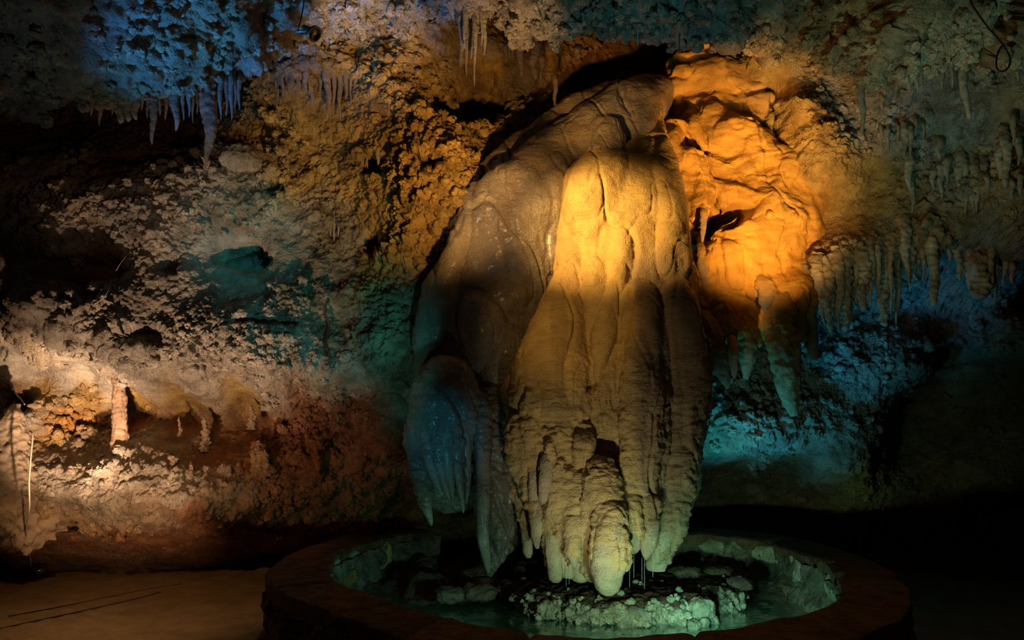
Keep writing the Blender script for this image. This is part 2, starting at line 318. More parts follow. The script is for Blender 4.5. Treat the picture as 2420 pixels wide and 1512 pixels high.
# ------------------------------------------------------------------ back wall
def build_wall():
    gx = np.concatenate([np.arange(-7.0, -5.3, .03), np.arange(-5.3, 5.3, .0095), np.arange(5.3, 7.0, .03)]); gz = np.arange(-.15, 6.9, .0095); nx, nz = len(gx), len(gz)
    cx = np.linspace(-7, 7, 701); cz = np.linspace(-.2, 6.95, 358)
    CX, CZ = np.meshgrid(cx, cz, indexing='ij'); CY = wall_base(CX, CZ)
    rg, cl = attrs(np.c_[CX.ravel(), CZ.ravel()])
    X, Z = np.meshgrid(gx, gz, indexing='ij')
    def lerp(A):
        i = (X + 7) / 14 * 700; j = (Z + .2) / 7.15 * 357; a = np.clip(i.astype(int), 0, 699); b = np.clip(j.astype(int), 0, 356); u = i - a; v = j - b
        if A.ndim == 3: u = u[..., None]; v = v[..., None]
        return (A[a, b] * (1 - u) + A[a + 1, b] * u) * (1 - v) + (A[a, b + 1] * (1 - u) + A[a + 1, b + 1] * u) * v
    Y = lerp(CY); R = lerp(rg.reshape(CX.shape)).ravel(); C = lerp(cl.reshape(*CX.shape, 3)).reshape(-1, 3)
    P = np.stack([X, Y, Z], -1).astype(np.float32); f = P.reshape(-1, 3)
    f2 = f.copy(); big = fbm(f2, 1.1, 4) * .16 + fbm(f2 * np.array([1, 1, 1.6]), 3.1, 3, off=5) * .07
    P[..., 1] -= (big * (.35 + .65 * np.clip(R, 0, 1))).reshape(X.shape)
    N = grid_normals(P); s = np.where(N[..., 1:2] > 0, -1, 1); N = N * s
    f = P.reshape(-1, 3)
    wz = f + np.stack([fbm(f, 4, 2, off=3), fbm(f, 4, 2, off=9), fbm(f, 4, 2, off=14)], -1).astype(np.float32) * .06
    Rn = np.clip(R + .8 * fbm(f, 2.2, 4, off=31), 0, 1.4)
    k1 = knobs(wz, 6.5, 1); k2 = knobs(wz, 14, 2); k3 = knobs(wz, 30, 3)
    fr = np.abs(fbm(wz, 5, 5, g=.62, off=12))
    h = Rn * (k1 * .055 * sstep(.5, 1.0, Rn) + k2 * .04 * sstep(-.35, .25, fbm(f, 3.1, 2, off=66)) + k3 * .026) + fbm(f, 9, 5, g=.62, off=77) * (.02 + .03 * Rn) - fr * .04 * (.4 + Rn)
    # rock layering
    h += (1 - np.clip(R, 0, 1)) * np.abs(fbm(f * np.array([1, 1, 2.2]), 2.5, 4, off=55)) * .05
    Nn = N.reshape(-1, 3)
    V = f + Nn * h[:, None]
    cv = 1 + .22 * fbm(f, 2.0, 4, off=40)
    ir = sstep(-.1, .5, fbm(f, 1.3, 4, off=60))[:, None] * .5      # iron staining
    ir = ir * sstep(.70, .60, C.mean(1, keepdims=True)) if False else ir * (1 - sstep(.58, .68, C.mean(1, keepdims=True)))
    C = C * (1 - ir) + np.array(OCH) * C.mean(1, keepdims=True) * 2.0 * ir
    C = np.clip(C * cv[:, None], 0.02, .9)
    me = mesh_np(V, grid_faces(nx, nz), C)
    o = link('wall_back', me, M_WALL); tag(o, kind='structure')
    dens = np.clip(Rn - .35, 0, 1) * sstep(-.15, .3, fbm(f, 1.7, 3, off=131)) * (np.abs(V[:, 0]) < 5.4) * (V[:, 2] > .35)
    return V, Nn, C, dens
WALLD = build_wall()
_t = (1 + 5 ** .5) / 2
def ico2():
    import bmesh
    bm = bmesh.new(); bmesh.ops.create_icosphere(bm, subdivisions=2, radius=1); v = np.array([x.co[:] for x in bm.verts], np.float32); fc = np.array([[q.index for q in x.verts] for x in bm.faces], np.int32); bm.free(); return v, fc
ICV, ICF = ico2()
def crust(name, data, n, label, seed, rmin=.022, rmax=.058, kids=11, down=.35, parent=None):
    V, N, C, dens = data; rg = np.random.default_rng(seed)
    p = dens / dens.sum(); idx = rg.choice(len(V), n, p=p)
    c = V[idx]; nn = N[idx]; col = C[idx]; r = (rmin + (rmax - rmin) * rg.random(n) ** 2).astype(np.float32)
    cs = [c - nn * (r * .25)[:, None]]; rs = [r]; cc = [col]
    for k in range(kids):
        d = rg.normal(size=(n, 3)) * .75 + nn * .9; d[:, 2] -= down; d /= np.linalg.norm(d, axis=1, keepdims=True)
        rk = r * (.28 + .3 * rg.random(n)); cs.append(c + d * (r * .85)[:, None] - nn * (r * .2)[:, None]); rs.append(rk); cc.append(col)
    c = np.vstack(cs); r = np.concatenate(rs); col = np.vstack(cc) * (1.05 + .35 * rg.random((len(r), 1))); m = len(r)
    sc3 = (1 + .25 * rg.normal(size=(m, 1, 3)).clip(-1.5, 1.5)) * r[:, None, None]
    W = (ICV[None] * sc3 * (1 + .12 * rg.normal(size=(m, len(ICV), 1)).clip(-2, 2)) + c[:, None]).reshape(-1, 3)
    Fq = (ICF[None] + (np.arange(m) * len(ICV))[:, None, None]).reshape(-1, 3)
    me = mesh_np(W, Fq, np.repeat(np.clip(col, 0, .95), len(ICV), 0))
    o = link(name, me, M_WALL, parent)
    tag(o, label, None if parent else 'mineral crust', kind='stuff')
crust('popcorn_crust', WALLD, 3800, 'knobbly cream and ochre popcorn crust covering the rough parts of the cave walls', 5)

# ------------------------------------------------------------------ ceiling
LIP = np.array([(-500,330,5.0),(-200,290,5.3),(0,258,5.6),(60,252,5.6),(120,228,5.7),(165,215,5.7),(210,232,5.8),(260,226,5.8),(330,218,5.9),(400,205,6.0),(450,185,6.0),(500,165,6.1),(560,150,6.2),(620,135,6.3),(700,105,6.6),(760,85,6.8),(850,62,6.9),(950,45,6.8),(1020,20,6.6),(1080,22,6.2),(1120,28,6.0),(1180,20,6.0),(1210,40,5.9),(1240,50,5.9),(1290,52,5.9),(1360,52,5.9),(1440,60,5.9),(1500,68,5.95),(1560,75,6.0),(1610,78,6.0),(1680,82,6.1),(1740,84,6.3),(1790,86,6.5),(1850,95,6.6),(1900,110,6.5),(1960,128,6.3),(2020,145,6.1),(2080,150,5.9),(2160,135,5.8),(2240,120,5.7),(2290,112,5.6),(2330,95,5.6),(2370,100,5.4),(2420,120,5.2),(2600,170,4.9),(2950,250,4.6)], float)
_lw = at(LIP[:, 0], LIP[:, 1], LIP[:, 2]).T
def lip_at(X): return np.interp(X, _lw[:, 0], _lw[:, 1]), np.interp(X, _lw[:, 0], _lw[:, 2])
CK = .16
def ceil_pt(px, py):
    """point of the ceiling's underside seen at a pixel"""
    X = at(px, 80, 6)[0]
    for _ in range(12):
        yl, zl = lip_at(X); dx, dy, dz = ray(px, py); s = (zl - CAM_H + CK * yl) / (dz + CK * dy); Y = dy * s; X = .5 * X + .5 * dx * s
    return np.array([X, Y, CAM_H + dz * s])
def build_ceiling():
    dx = .014; gx = np.arange(-7.2, 7.2, dx)
    t = np.concatenate([np.arange(-5, -2.4, .04), np.arange(-2.4, 1.3, dx)])
    X, T = np.meshgrid(gx, t, indexing='ij'); yl, zl = lip_at(gx); yl = yl[:, None] + 0 * T; zl = zl[:, None] + 0 * T
    tn = np.minimum(T, 0); tp = np.maximum(T, 0)
    Y = yl + tn + .18 * tp + .1; Z = zl - CK * tn + tp * .95 + .12 * np.exp(-(T / .12) ** 2) * 0
    # the big bank of rock hanging at the left
    P = np.stack([X, Y, Z], -1).astype(np.float32); f = P.reshape(-1, 3)
    b = fbm(f, .9, 3, off=2) * .22 + fbm(f, 2.6, 3, off=8) * .11
    fade = sstep(.0, .35, np.abs(T)).ravel()
    N = grid_normals(P); flip = np.where(N[..., 2:3] > 0.0, -1, 1); N = N * flip
    N[..., 1] = np.where(T > .02, -np.abs(N[..., 1]), N[..., 1]); 
    P = P + N * (b * (.35 + .65 * fade)).reshape(X.shape)[..., None]
    N = grid_normals(P); c = N[:, :, 2] * (T <= 0) ; sgn = np.where(((T <= 0.0) & (N[..., 2] > 0)) | ((T > 0.0) & (N[..., 1] < 0)), 1, 1)
    # consistent orientation: choose sign so that the underside faces down
    s = -1 if N[:, :len(t) // 2, 2].mean() > 0 else 1
    N = N * s; f = P.reshape(-1, 3); n = N.reshape(-1, 3)
    wz = f + np.stack([fbm(f, 4, 2, off=3), fbm(f, 4, 2, off=9), fbm(f, 4, 2, off=14)], -1).astype(np.float32) * .05
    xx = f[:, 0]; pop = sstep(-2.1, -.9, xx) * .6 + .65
    k1 = knobs(wz, 4.5, 11); k2 = knobs(wz, 10, 12); k3 = knobs(wz, 24, 13)
    h = k1 * .075 * (.4 + pop) + k2 * .055 * pop + k3 * .032 * pop + fbm(f, 7, 5, g=.62, off=7) * .06 - np.abs(fbm(wz, 4, 4, off=19)) * .10
    # hanging fringe: popcorn fingers growing down near the lip
    tt = T.ravel(); near = np.exp(-((tt + .08) / .22) ** 2) * sstep(-.2, .4, xx + 0)
    V = f + n * h[:, None]; kk = knobs(f * np.array([1, 1, .5]), 13, 21)
    V[:, 2] -= (near * kk * .05).astype(np.float32)
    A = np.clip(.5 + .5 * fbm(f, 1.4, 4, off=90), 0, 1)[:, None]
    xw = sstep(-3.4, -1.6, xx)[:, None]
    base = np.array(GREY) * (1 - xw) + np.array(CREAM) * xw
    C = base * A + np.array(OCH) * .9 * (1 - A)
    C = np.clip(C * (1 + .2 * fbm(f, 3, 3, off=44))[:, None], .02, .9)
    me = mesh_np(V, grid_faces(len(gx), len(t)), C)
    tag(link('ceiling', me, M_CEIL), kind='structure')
    dens = (.25 + pop * sstep(-.2, .3, fbm(f, 1.7, 3, off=131))) * (np.abs(V[:, 0]) < 4.6) * (tt > -2.2) * (tt < .12) * (.35 + 1.2 * np.exp(-(tt / .35) ** 2))
    return V, n, C, dens
crust('popcorn_crust', build_ceiling(), 3400, 'knobbly popcorn crust hanging all over the cave ceiling and its lips', 6, .02, .055, 10, .8)

# ------------------------------------------------------------------ floor
def build_floor():
    gx = np.arange(-7.4, 7.4, .03); gy = np.arange(-1.5, 9.9, .03)
    X, Y = np.meshgrid(gx, gy, indexing='ij'); f = np.stack([X, Y, 0 * X], -1).reshape(-1, 3).astype(np.float32)
    z = fbm(f, .5, 3) * .02 + fbm(f, 3, 3) * .003 - .02
    edge = sstep(8.3, 8.9, Y.ravel() + .15 * fbm(f, 2, 3)); z += edge * (knobs(f, 3.0) * .08)
    # brushed ridges running across the concrete
    f2 = f @ np.array([[.86, .5, 0], [-.5, .86, 0], [0, 0, 1]], np.float32)
    z += np.sin(f2[:, 1] * 40 + 3 * fbm(f, 1.2, 2)) * .0035 * sstep(-.3, .3, fbm(f, .8, 2, off=5)) * (1 - edge)
    f[:, 2] = z
    C = np.array((.36, .27, .16)) * (1 + .25 * fbm(f, 1.5, 4, off=3))[:, None]
    me = mesh_np(f, grid_faces(len(gx), len(gy)), C)
    tag(link('floor', me, mat_rock('floor_concrete', .6, .25, 25, 90, .35, varscale=5, var=.25)), kind='structure')
build_floor()
M_BLACK = mat_plain('dark_groove', (.03, .025, .02), .9)
def tube_obj(name, pts, r, mat, parent=None, seg=8, n=None):
    P = catmull(pts, n or len(pts) * 8); V, _ = sweep_arrays(P, np.full(len(P), r), np.full(len(P), r), seg, up=(.13, .9, .31))
    return link(name, mesh_mixed(*add_caps(V)), mat, parent)
for k, pts in enumerate(([(-20,1490),(110,1462),(220,1438),(300,1420),(380,1400)], [(20,1456),(140,1434),(250,1412),(350,1392),(430,1380)])):
    tag(tube_obj('floor_groove_%d' % (k + 1), [atz(a, b, -.010) for a, b in pts], .007 - .002 * k, M_BLACK), kind='structure')  # thin dark tubes standing for grooves in the floor

# ------------------------------------------------------------------ flowstone
def flow_disp(me, flute=.02, rip=.005, kn=.006, colf=None, fl_freq=9, terr=.012, zl=(1.2, 3.0), warpa=.05, shear=0.):
    V = getV(me)
    V = V + (np.stack([fbm(V * np.array([1, 1, .6]), 2.4, 3, off=101), fbm(V, 2.4, 3, off=107), fbm(V, 2.4, 3, off=113)], -1) * warpa).astype(np.float32)
    setV(me, V); N = getN(me); side = 1 - np.abs(N[:, 2]) ** 2
    Q = V.copy(); Q[:, 0] += Q[:, 2] * shear
    wv = Q + (np.stack([fbm(Q, 1.6, 2, off=3), fbm(Q, 1.6, 2, off=8), 0 * Q[:, 0]], -1) * .14).astype(np.float32)
    A = np.array([fl_freq, fl_freq, fl_freq * .10]); fl = vnoise((wv * A).astype(np.float32)) * .55 + vnoise((wv * A * 2.3 + 9).astype(np.float32)) * .45
    fl = np.sqrt(np.clip(1 - np.abs(fl), 0, 1)) - .8
    B = np.array([9, 9, 34]); r = vnoise((wv * B + 4).astype(np.float32)) * .6 + vnoise((wv * B * 2.1).astype(np.float32)) * .4
    low = 1 - sstep(zl[0], zl[1], V[:, 2] + .4 * fbm(V, 1.2, 2, off=71))
    ph = V[:, 2] * 6.5 + 1.6 * fbm(V * np.array([1, 1, .7]), 2.2, 4, off=41) + .25 * vnoise((wv * np.array([14, 14, 2])).astype(np.float32)); sw = ph - np.floor(ph)
    te = (sw ** 2.5 - .3) * sstep(-.2, .35, fbm(V, 2.1, 2, off=88))
    fine = knobs(V * np.array([1, 1, 1.8]), 24) * .6 + knobs(V * np.array([1, 1, 1.8]), 11, 4) * .9
    h = flute * fl * side * (.3 + .7 * low) + rip * r * (.6 + 1.2 * low) + kn * fine * (.12 + low) - terr * te * side * (.15 + low) + fbm(V, 3, 5, off=20) * .045
    cz = vnoise((wv * np.array([3.2, 3.2, .75]) + 7).astype(np.float32)); cz2 = vnoise((wv * np.array([6, 6, 1.6]) + 27).astype(np.float32))
    h -= .035 * np.exp(-(cz / .06) ** 2) * side + .016 * np.exp(-(cz2 / .06) ** 2) * side
    wr = vnoise((wv * np.array([20, 20, 60])).astype(np.float32)) + .7 * vnoise((wv * np.array([45, 45, 90])).astype(np.float32)); h += rip * .45 * wr
    setV(me, V + N * h[:, None].astype(np.float32))
    setcol(me, np.clip(colf(V, N), .01, .95))
def soft_tips(bag, tips, k=1.12, frac=.62):
    """the body swells into the root of each hanging tip"""
    for rows in tips:
        R = catmull(rows, 24)[:int(24 * frac)]; R[:, 2] *= k; R[-1, 2] *= .5; R[:, 3] += .03
        R0 = R[0].copy(); R0[1] -= 26; R0[3] += .12; R0[2] *= .7
        lobe(bag, [tuple(R0)] + [tuple(q) for q in R[::3]], n=26, seg=18)

# --- left wet cascade
bA = Bag()
lobe(bA, [(1575,205,18,7.6,.8),(1540,225,50,7.45,.8),(1490,262,72,7.3,.8),(1430,305,78,7.2,.8),(1365,345,74,7.1,.8),(1300,395,78,7.0,.8),(1250,450,80,6.95,.8),(1240,520,70,7.0,.8)])
lobe(bA, [(1470,210,30,7.6,.8),(1400,260,50,7.4,.8),(1300,325,50,7.35,.8),(1220,375,48,7.2,.8),(1150,425,40,7.1,.8)])
lobe(bA, [(1225,402,30,7.0,.8),(1228,425,88,6.95,.75),(1225,470,112,6.95,.7),(1215,540,130,6.95,.65),(1200,620,135,6.95,.65),(1175,700,140,6.95,.6),(1150,790,150,6.95,.6),(1130,870,140,7.0,.6)])
lobe(bA, [(1110,560,20,6.95,.8),(1085,620,45,6.9,.8),(1060,680,60,6.85,.8),(1045,740,65,6.8,.8),(1020,800,50,6.8,.8),(1010,860,36,6.85,.8),(1000,900,20,6.9,.8)])
lobe(bA, [(1200,640,50,6.85,.7),(1190,690,80,6.8,.7),(1210,760,70,6.85,.7),(1215,830,60,6.9,.7)])
lobe(bA, [(1130,680,18,6.75,.8),(1130,720,50,6.65,.8),(1140,770,60,6.6,.8),(1140,830,48,6.65,.8),(1140,870,30,6.75,.8)])
lobe(bA, [(1190,770,40,6.7,.8),(1200,820,60,6.65,.8),(1200,880,60,6.7,.8),(1190,950,60,6.75,.8)])
lobe(bA, [(1058,862,18,6.6,.8),(1058,882,62,6.5,.85),(1057,920,84,6.45,.8),(1056,980,92,6.42,.75),(1058,1050,92,6.45,.65),(1070,1110,86,6.5,.55),(1080,1160,78,6.55,.4),(1085,1195,50,6.6,.4)])
lobe(bA, [(1150,930,45,6.6,.8),(1160,1000,55,6.5,.8),(1165,1080,56,6.45,.8),(1168,1160,54,6.42,.75),(1170,1230,48,6.4,.7),(1166,1290,36,6.4,.75),(1157,1340,20,6.4,.8),(1155,1366,7,6.4,.8)])
lobe(bA, [(1210,1000,36,6.6,.8),(1215,1100,40,6.55,.8),(1216,1200,34,6.5,.8),(1205,1262,24,6.5,.8),(1188,1310,16,6.48,.8)])
lobe(bA, [(1540,200,14,7.3,.8),(1520,240,40,7.2,.8),(1500,290,48,7.1,.8),(1480,330,30,7.08,.8)])
lobe(bA, [(1440,270,20,7.1,.8),(1430,310,50,6.98,.8),(1420,360,52,6.9,.8),(1390,400,40,6.9,.8),(1350,440,24,6.95,.8)])
lobe(bA, [(1350,340,20,7.0,.8),(1320,380,44,6.88,.8),(1300,420,46,6.85,.8),(1300,470,40,6.85,.8),(1300,560,36,6.8,.8),(1285,640,30,6.8,.8)])
lobe(bA, [(1130,440,16,6.9,.8),(1105,520,28,6.8,.8),(1080,600,34,6.75,.8),(1040,680,26,6.75,.8),(1010,740,16,6.8,.8)])
lobe(bA, [(1240,850,26,6.65,.8),(1235,900,34,6.62,.8),(1225,960,24,6.6,.8)])
ATIPS = [[(980,1040,22,6.42,.8),(992,1130,20,6.36,.8),(1006,1190,13,6.34,.8),(1016,1226,7,6.33,.8),(1020,1242,2,6.33,.8)],
 [(1008,960,12,6.30,.8),(1014,1070,14,6.22,.8),(1030,1130,11,6.24,.8),(1042,1166,4,6.25,.8)],
 [(1028,950,11,6.27,.8),(1034,1060,13,6.2,.8),(1046,1120,12,6.2,.8),(1058,1168,7,6.22,.8),(1062,1182,2,6.22,.8)],
 [(1052,950,10,6.26,.8),(1056,1060,12,6.19,.8),(1064,1130,11,6.18,.8),(1070,1176,3,6.22,.8)],
 [(1078,960,11,6.26,.8),(1080,1080,12,6.2,.8),(1088,1150,9,6.22,.8),(1094,1195,5,6.24,.8),(1095,1212,1.5,6.24,.8)],
 [(1098,960,12,6.3,.8),(1103,1080,11,6.25,.8),(1105,1150,8,6.27,.8),(1102,1190,2,6.27,.8)],
 [(1140,960,14,6.28,.8),(1140,1060,15,6.24,.8),(1143,1170,15,6.2,.8),(1142,1260,14,6.22,.8),(1150,1320,10,6.27,.8),(1154,1352,4,6.3,.8)]]
soft_tips(bA, ATIPS, 1.2, .55)
meA = remesh(bA, .012, 3)
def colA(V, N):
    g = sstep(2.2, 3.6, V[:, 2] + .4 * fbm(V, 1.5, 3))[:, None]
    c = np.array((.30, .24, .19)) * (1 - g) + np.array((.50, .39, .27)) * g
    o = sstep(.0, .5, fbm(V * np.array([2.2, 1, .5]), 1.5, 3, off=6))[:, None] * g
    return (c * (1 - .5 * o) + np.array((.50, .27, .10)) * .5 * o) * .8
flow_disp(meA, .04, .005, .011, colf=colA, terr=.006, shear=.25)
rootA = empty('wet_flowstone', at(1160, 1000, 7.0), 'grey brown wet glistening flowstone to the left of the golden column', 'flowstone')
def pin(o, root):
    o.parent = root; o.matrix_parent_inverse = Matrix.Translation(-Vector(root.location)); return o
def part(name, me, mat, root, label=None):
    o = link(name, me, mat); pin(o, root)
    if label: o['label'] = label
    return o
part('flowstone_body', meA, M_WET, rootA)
def cone_part(name, root, mat, rows, colr, seg=18, amp=.05, sink=.09, topcol=None):
    R = catmull(rows, max(50, len(rows) * 14)); P = at(R[:, 0], R[:, 1], R[:, 3]).T
    sc = P[:, 1] / F_PX; A = np.maximum(R[:, 2], .4) * sc; tt = np.linspace(0, 1, len(P)); g = sink * np.exp(-(tt / .13) ** 2); A = A * (1 - .35 * np.exp(-(tt / .06) ** 2))
    P[:, 0] *= 1 + g / P[:, 1]; P[:, 2] += g * (P[:, 2] - CAM_H) / P[:, 1]; P[:, 1] += g
    V, th = sweep_arrays(P, A, A * R[:, 4], seg)
    verts, q, t = add_caps(V)
    nn = verts - np.repeat(P[None], seg, 0).reshape(-1, 3).tolist() if False else None
    ctr = np.vstack([np.tile(P, (seg, 1)), P[:1], P[-1:]])
    d = verts - ctr; vv = verts.astype(np.float32)
    k = 1 + amp * 2.5 * fbm(vv * np.array([1, 1, .35]), 17, 3, off=R[0, 0]) + amp * .35 * np.sin(verts[:, 2] * 80 + 8 * fbm(vv, 7, 3)) + amp * 1.6 * knobs(vv, 19, 3) + amp * 1.4 * fbm(vv, 26, 2)
    verts = ctr + d * k[:, None]
    c = np.clip(np.array(colr) * (1 + .3 * fbm(vv, 9, 3))[:, None], 0, .95)
    if topcol is not None:
        w_ = sstep(.25, .6, (verts[:, 2] - verts[:, 2].min()) / np.ptp(verts[:, 2]) + .2 * fbm(vv, 5, 2))[:, None]; c = c * (1 - w_) + np.array(topcol) * w_
    me = mesh_mixed(verts, q, t, c)
    return part(name, me, mat, root)
GB = (.36, .30, .24)
for rows in ATIPS: cone_part('drapery_rib', rootA, M_WET, rows, GB)

# --- golden column
bB = Bag()
lobe(bB, [(1545,290,24,7.35,.8),(1530,340,50,7.2,.8),(1500,400,80,7.05,.8),(1480,460,110,6.95,.75),(1475,540,140,6.85,.7),(1475,620,160,6.8,.68),(1480,700,175,6.75,.66),(1470,800,195,6.7,.62),(1455,900,215,6.65,.6),(1445,1000,225,6.6,.58),(1440,1080,222,6.6,.55),(1440,1150,208,6.6,.5),(1440,1210,175,6.6,.45),(1440,1260,140,6.6,.4)], seg=48)
lobe(bB, [(1480,360,24,7.0,.7),(1445,390,62,6.86,.7),(1418,440,84,6.74,.65),(1405,490,82,6.64,.62),(1400,540,66,6.58,.6),(1406,580,40,6.54,.6),(1410,612,14,6.54,.7)])   # gold dome
lobe(bB, [(1350,440,25,6.85,.8),(1345,520,32,6.7,.8),(1350,600,38,6.6,.8),(1345,680,48,6.5,.8),(1325,760,68,6.4,.8),(1310,840,84,6.3,.75),(1305,910,96,6.25,.7),(1308,960,96,6.22,.65),(1310,990,80,6.3,.6)])
lobe(bB, [(1560,330,20,7.1,.8),(1570,400,40,6.85,.8),(1575,480,50,6.7,.8),(1575,560,62,6.6,.8),(1570,640,66,6.55,.8),(1568,680,55,6.6,.8)])
lobe(bB, [(1500,470,20,6.65,.8),(1480,540,28,6.5,.8),(1462,610,26,6.4,.8),(1445,700,26,6.3,.8),(1432,800,28,6.2,.8),(1428,900,26,6.15,.8),(1424,1000,22,6.15,.8),(1422,1080,16,6.2,.8)])
lobe(bB, [(1408,595,14,6.5,.8),(1408,650,34,6.4,.8),(1410,720,36,6.35,.8),(1405,790,26,6.3,.8),(1398,860,12,6.3,.8)])
lobe(bB, [(1500,672,30,6.45,.8),(1508,700,44,6.3,.8),(1510,790,48,6.2,.8),(1512,900,52,6.1,.8),(1515,1000,54,6.08,.8),(1512,1100,52,6.05,.75),(1508,1180,44,6.05,.7),(1500,1260,28,6.05,.7),(1494,1305,10,6.05,.7)])
lobe(bB, [(1590,668,26,6.45,.8),(1600,700,42,6.35,.8),(1615,790,48,6.3,.8),(1625,880,50,6.3,.8),(1622,980,50,6.28,.8),(1605,1080,50,6.25,.8),(1590,1160,46,6.2,.8),(1572,1240,38,6.15,.8),(1560,1300,24,6.12,.8),(1548,1335,10,6.12,.8)])
lobe(bB, [(1655,800,18,6.6,.9),(1662,900,22,6.55,.9),(1655,1000,24,6.5,.9),(1635,1090,22,6.45,.9),(1618,1170,18,6.4,.9),(1602,1230,10,6.4,.9)])
lobe(bB, [(1310,962,60,6.2,.7),(1300,985,100,6.25,.6),(1300,1050,105,6.2,.6),(1310,1110,95,6.2,.6),(1310,1160,80,6.2,.6),(1310,1200,60,6.2,.6)])
lobe(bB, [(1240,860,30,6.6,.8),(1222,950,36,6.5,.8),(1215,1050,34,6.45,.8),(1222,1130,32,6.4,.8),(1240,1200,28,6.35,.8),(1255,1250,18,6.35,.8)])
lobe(bB, [(1335,1118,25,6.15,.8),(1335,1140,48,6.05,.8),(1338,1190,50,6.0,.75),(1345,1250,42,5.98,.7),(1355,1300,28,5.98,.7),(1358,1325,16,5.98,.7)])
lobe(bB, [(1420,1095,20,6.1,.8),(1422,1120,44,5.95,.8),(1425,1170,46,5.9,.8),(1410,1230,38,5.9,.7),(1395,1290,24,5.95,.7),(1385,1325,14,6.0,.7)])
TIPS = [[(1440,1190,20,5.85,.8),(1440,1230,34,5.75,.9),(1438,1280,38,5.72,.9),(1437,1330,38,5.72,.9),(1436,1370,32,5.74,.9),(1433,1392,22,5.78,.9),(1430,1402,5,5.8,.9)],
 [(1350,1230,24,5.9,.8),(1352,1290,17,5.85,.8),(1356,1325,9,5.85,.8),(1358,1342,2,5.85,.8)],
 [(1310,1220,22,6.0,.8),(1308,1280,20,5.98,.8),(1310,1330,17,5.98,.8),(1313,1365,16,6.0,.8),(1313,1376,8,6.0,.8)],
 [(1330,1260,18,6.05,.8),(1335,1320,20,6.05,.8),(1340,1358,17,6.05,.8),(1340,1366,8,6.05,.8)],
 [(1370,1240,22,5.9,.8),(1362,1290,14,5.9,.8),(1350,1330,6,5.95,.8),(1345,1342,2,5.95,.8)],
 [(1372,1290,26,6.1,.8),(1372,1340,25,6.1,.8),(1372,1368,20,6.1,.8),(1372,1376,9,6.1,.8)],
 [(1398,1290,20,6.0,.8),(1398,1340,19,6.0,.8),(1398,1366,14,6.0,.8),(1398,1375,6,6.0,.8)],
 [(1495,1200,24,5.9,.8),(1496,1260,20,5.88,.8),(1502,1290,12,5.88,.8),(1504,1304,4,5.9,.8)],
 [(1535,1200,26,5.95,.8),(1532,1270,22,5.92,.8),(1528,1305,12,5.92,.8),(1526,1322,3,5.95,.8)],
 [(1570,1230,28,6.1,.8),(1560,1290,20,6.1,.8),(1548,1322,10,6.1,.8),(1546,1332,4,6.1,.8)],
 [(1560,1280,18,6.2,.8),(1552,1330,24,6.2,.8),(1552,1348,20,6.2,.8)],
 [(1275,1180,22,6.05,.8),(1272,1230,20,6.03,.8),(1268,1270,12,6.05,.8),(1270,1296,4,6.05,.8)],
 [(1245,1210,20,6.25,.8),(1246,1270,13,6.25,.8),(1248,1305,11,6.25,.8),(1250,1318,5,6.25,.8)],
 [(1292,1060,14,5.94,.8),(1290,1130,17,5.94,.8),(1285,1175,12,5.96,.8),(1282,1190,4,5.99,.8)],
 [(1265,1080,12,6.04,.8),(1262,1160,13,6.04,.8),(1264,1215,12,6.06,.8),(1268,1265,5,6.09,.8)],
 [(1322,1110,11,5.92,.8),(1312,1200,10,5.94,.8),(1318,1250,9,5.96,.8),(1325,1285,4,5.99,.8)]]
lobe(bB, [(1380,400,16,6.9,.8),(1350,470,26,6.75,.8),(1338,540,26,6.65,.8),(1330,620,24,6.6,.8),(1310,700,18,6.6,.8)])
lobe(bB, [(1530,420,20,6.9,.7),(1520,480,30,6.75,.7),(1500,560,32,6.65,.7),(1480,640,26,6.6,.7)])
lobe(bB, [(1545,700,14,6.35,.8),(1555,800,20,6.25,.8),(1562,920,24,6.2,.8),(1560,1040,24,6.15,.8),(1550,1140,20,6.1,.8),(1540,1220,14,6.1,.8)])
lobe(bB, [(1470,720,12,6.4,.8),(1462,820,16,6.28,.8),(1464,940,20,6.2,.8),(1466,1040,18,6.15,.8),(1468,1100,12,6.1,.8)])
lobe(bB, [(1260,1000,14,6.2,.8),(1252,1060,18,6.15,.8),(1250,1130,18,6.12,.8),(1256,1200,14,6.1,.8)])
lobe(bB, [(1370,1000,20,6.1,.7),(1375,1060,30,6.02,.7),(1372,1110,24,6.02,.7)])
soft_tips(bB, TIPS, 1.12, .6)
meB = remesh(bB, .012, 2)
def colB(V, N):
    c = np.array((.78, .50, .17)) * (1 + .15 * fbm(V, 2, 3))[:, None]
    st = sstep(.05, .35, fbm(V * np.array([3, 1, .45]), 1.6, 4, off=12))[:, None]
    c = c * (1 - .4 * st) + np.array((.42, .24, .09)) * .4 * st
    r = sstep(.98, 1.08, V[:, 0] + .08 * fbm(V, 2, 2))[:, None] * (1 - sstep(2.9, 3.3, V[:, 2]))[:, None]      # right lobes: brown stain plus the ridge's shade put into the colour
    c = c * (1 - .85 * r) + np.array((.30, .155, .05)) * .85 * r
    low = 1 - sstep(.8, 2.2, V[:, 2])[:, None] * (1 - r)
    c = c * (1 - .35 * low) + np.array((.62, .50, .36)) * .35 * low
    return c
flow_disp(meB, .045, .006, .012, colf=colB, fl_freq=8, terr=.022, zl=(1.5, 3.0))
rootB = empty('golden_flowstone_column', at(1440, 1100, 6.8), 'massive golden flowstone column hanging over the stone basin', 'flowstone')
part('flowstone_body', meB, M_GOLD, rootB)
CB = (.64, .50, .33)
for rows in TIPS: cone_part('stalactite_tip', rootB, M_GOLD, rows, CB, seg=28 if rows[0][2] > 18 else 18, amp=.045)

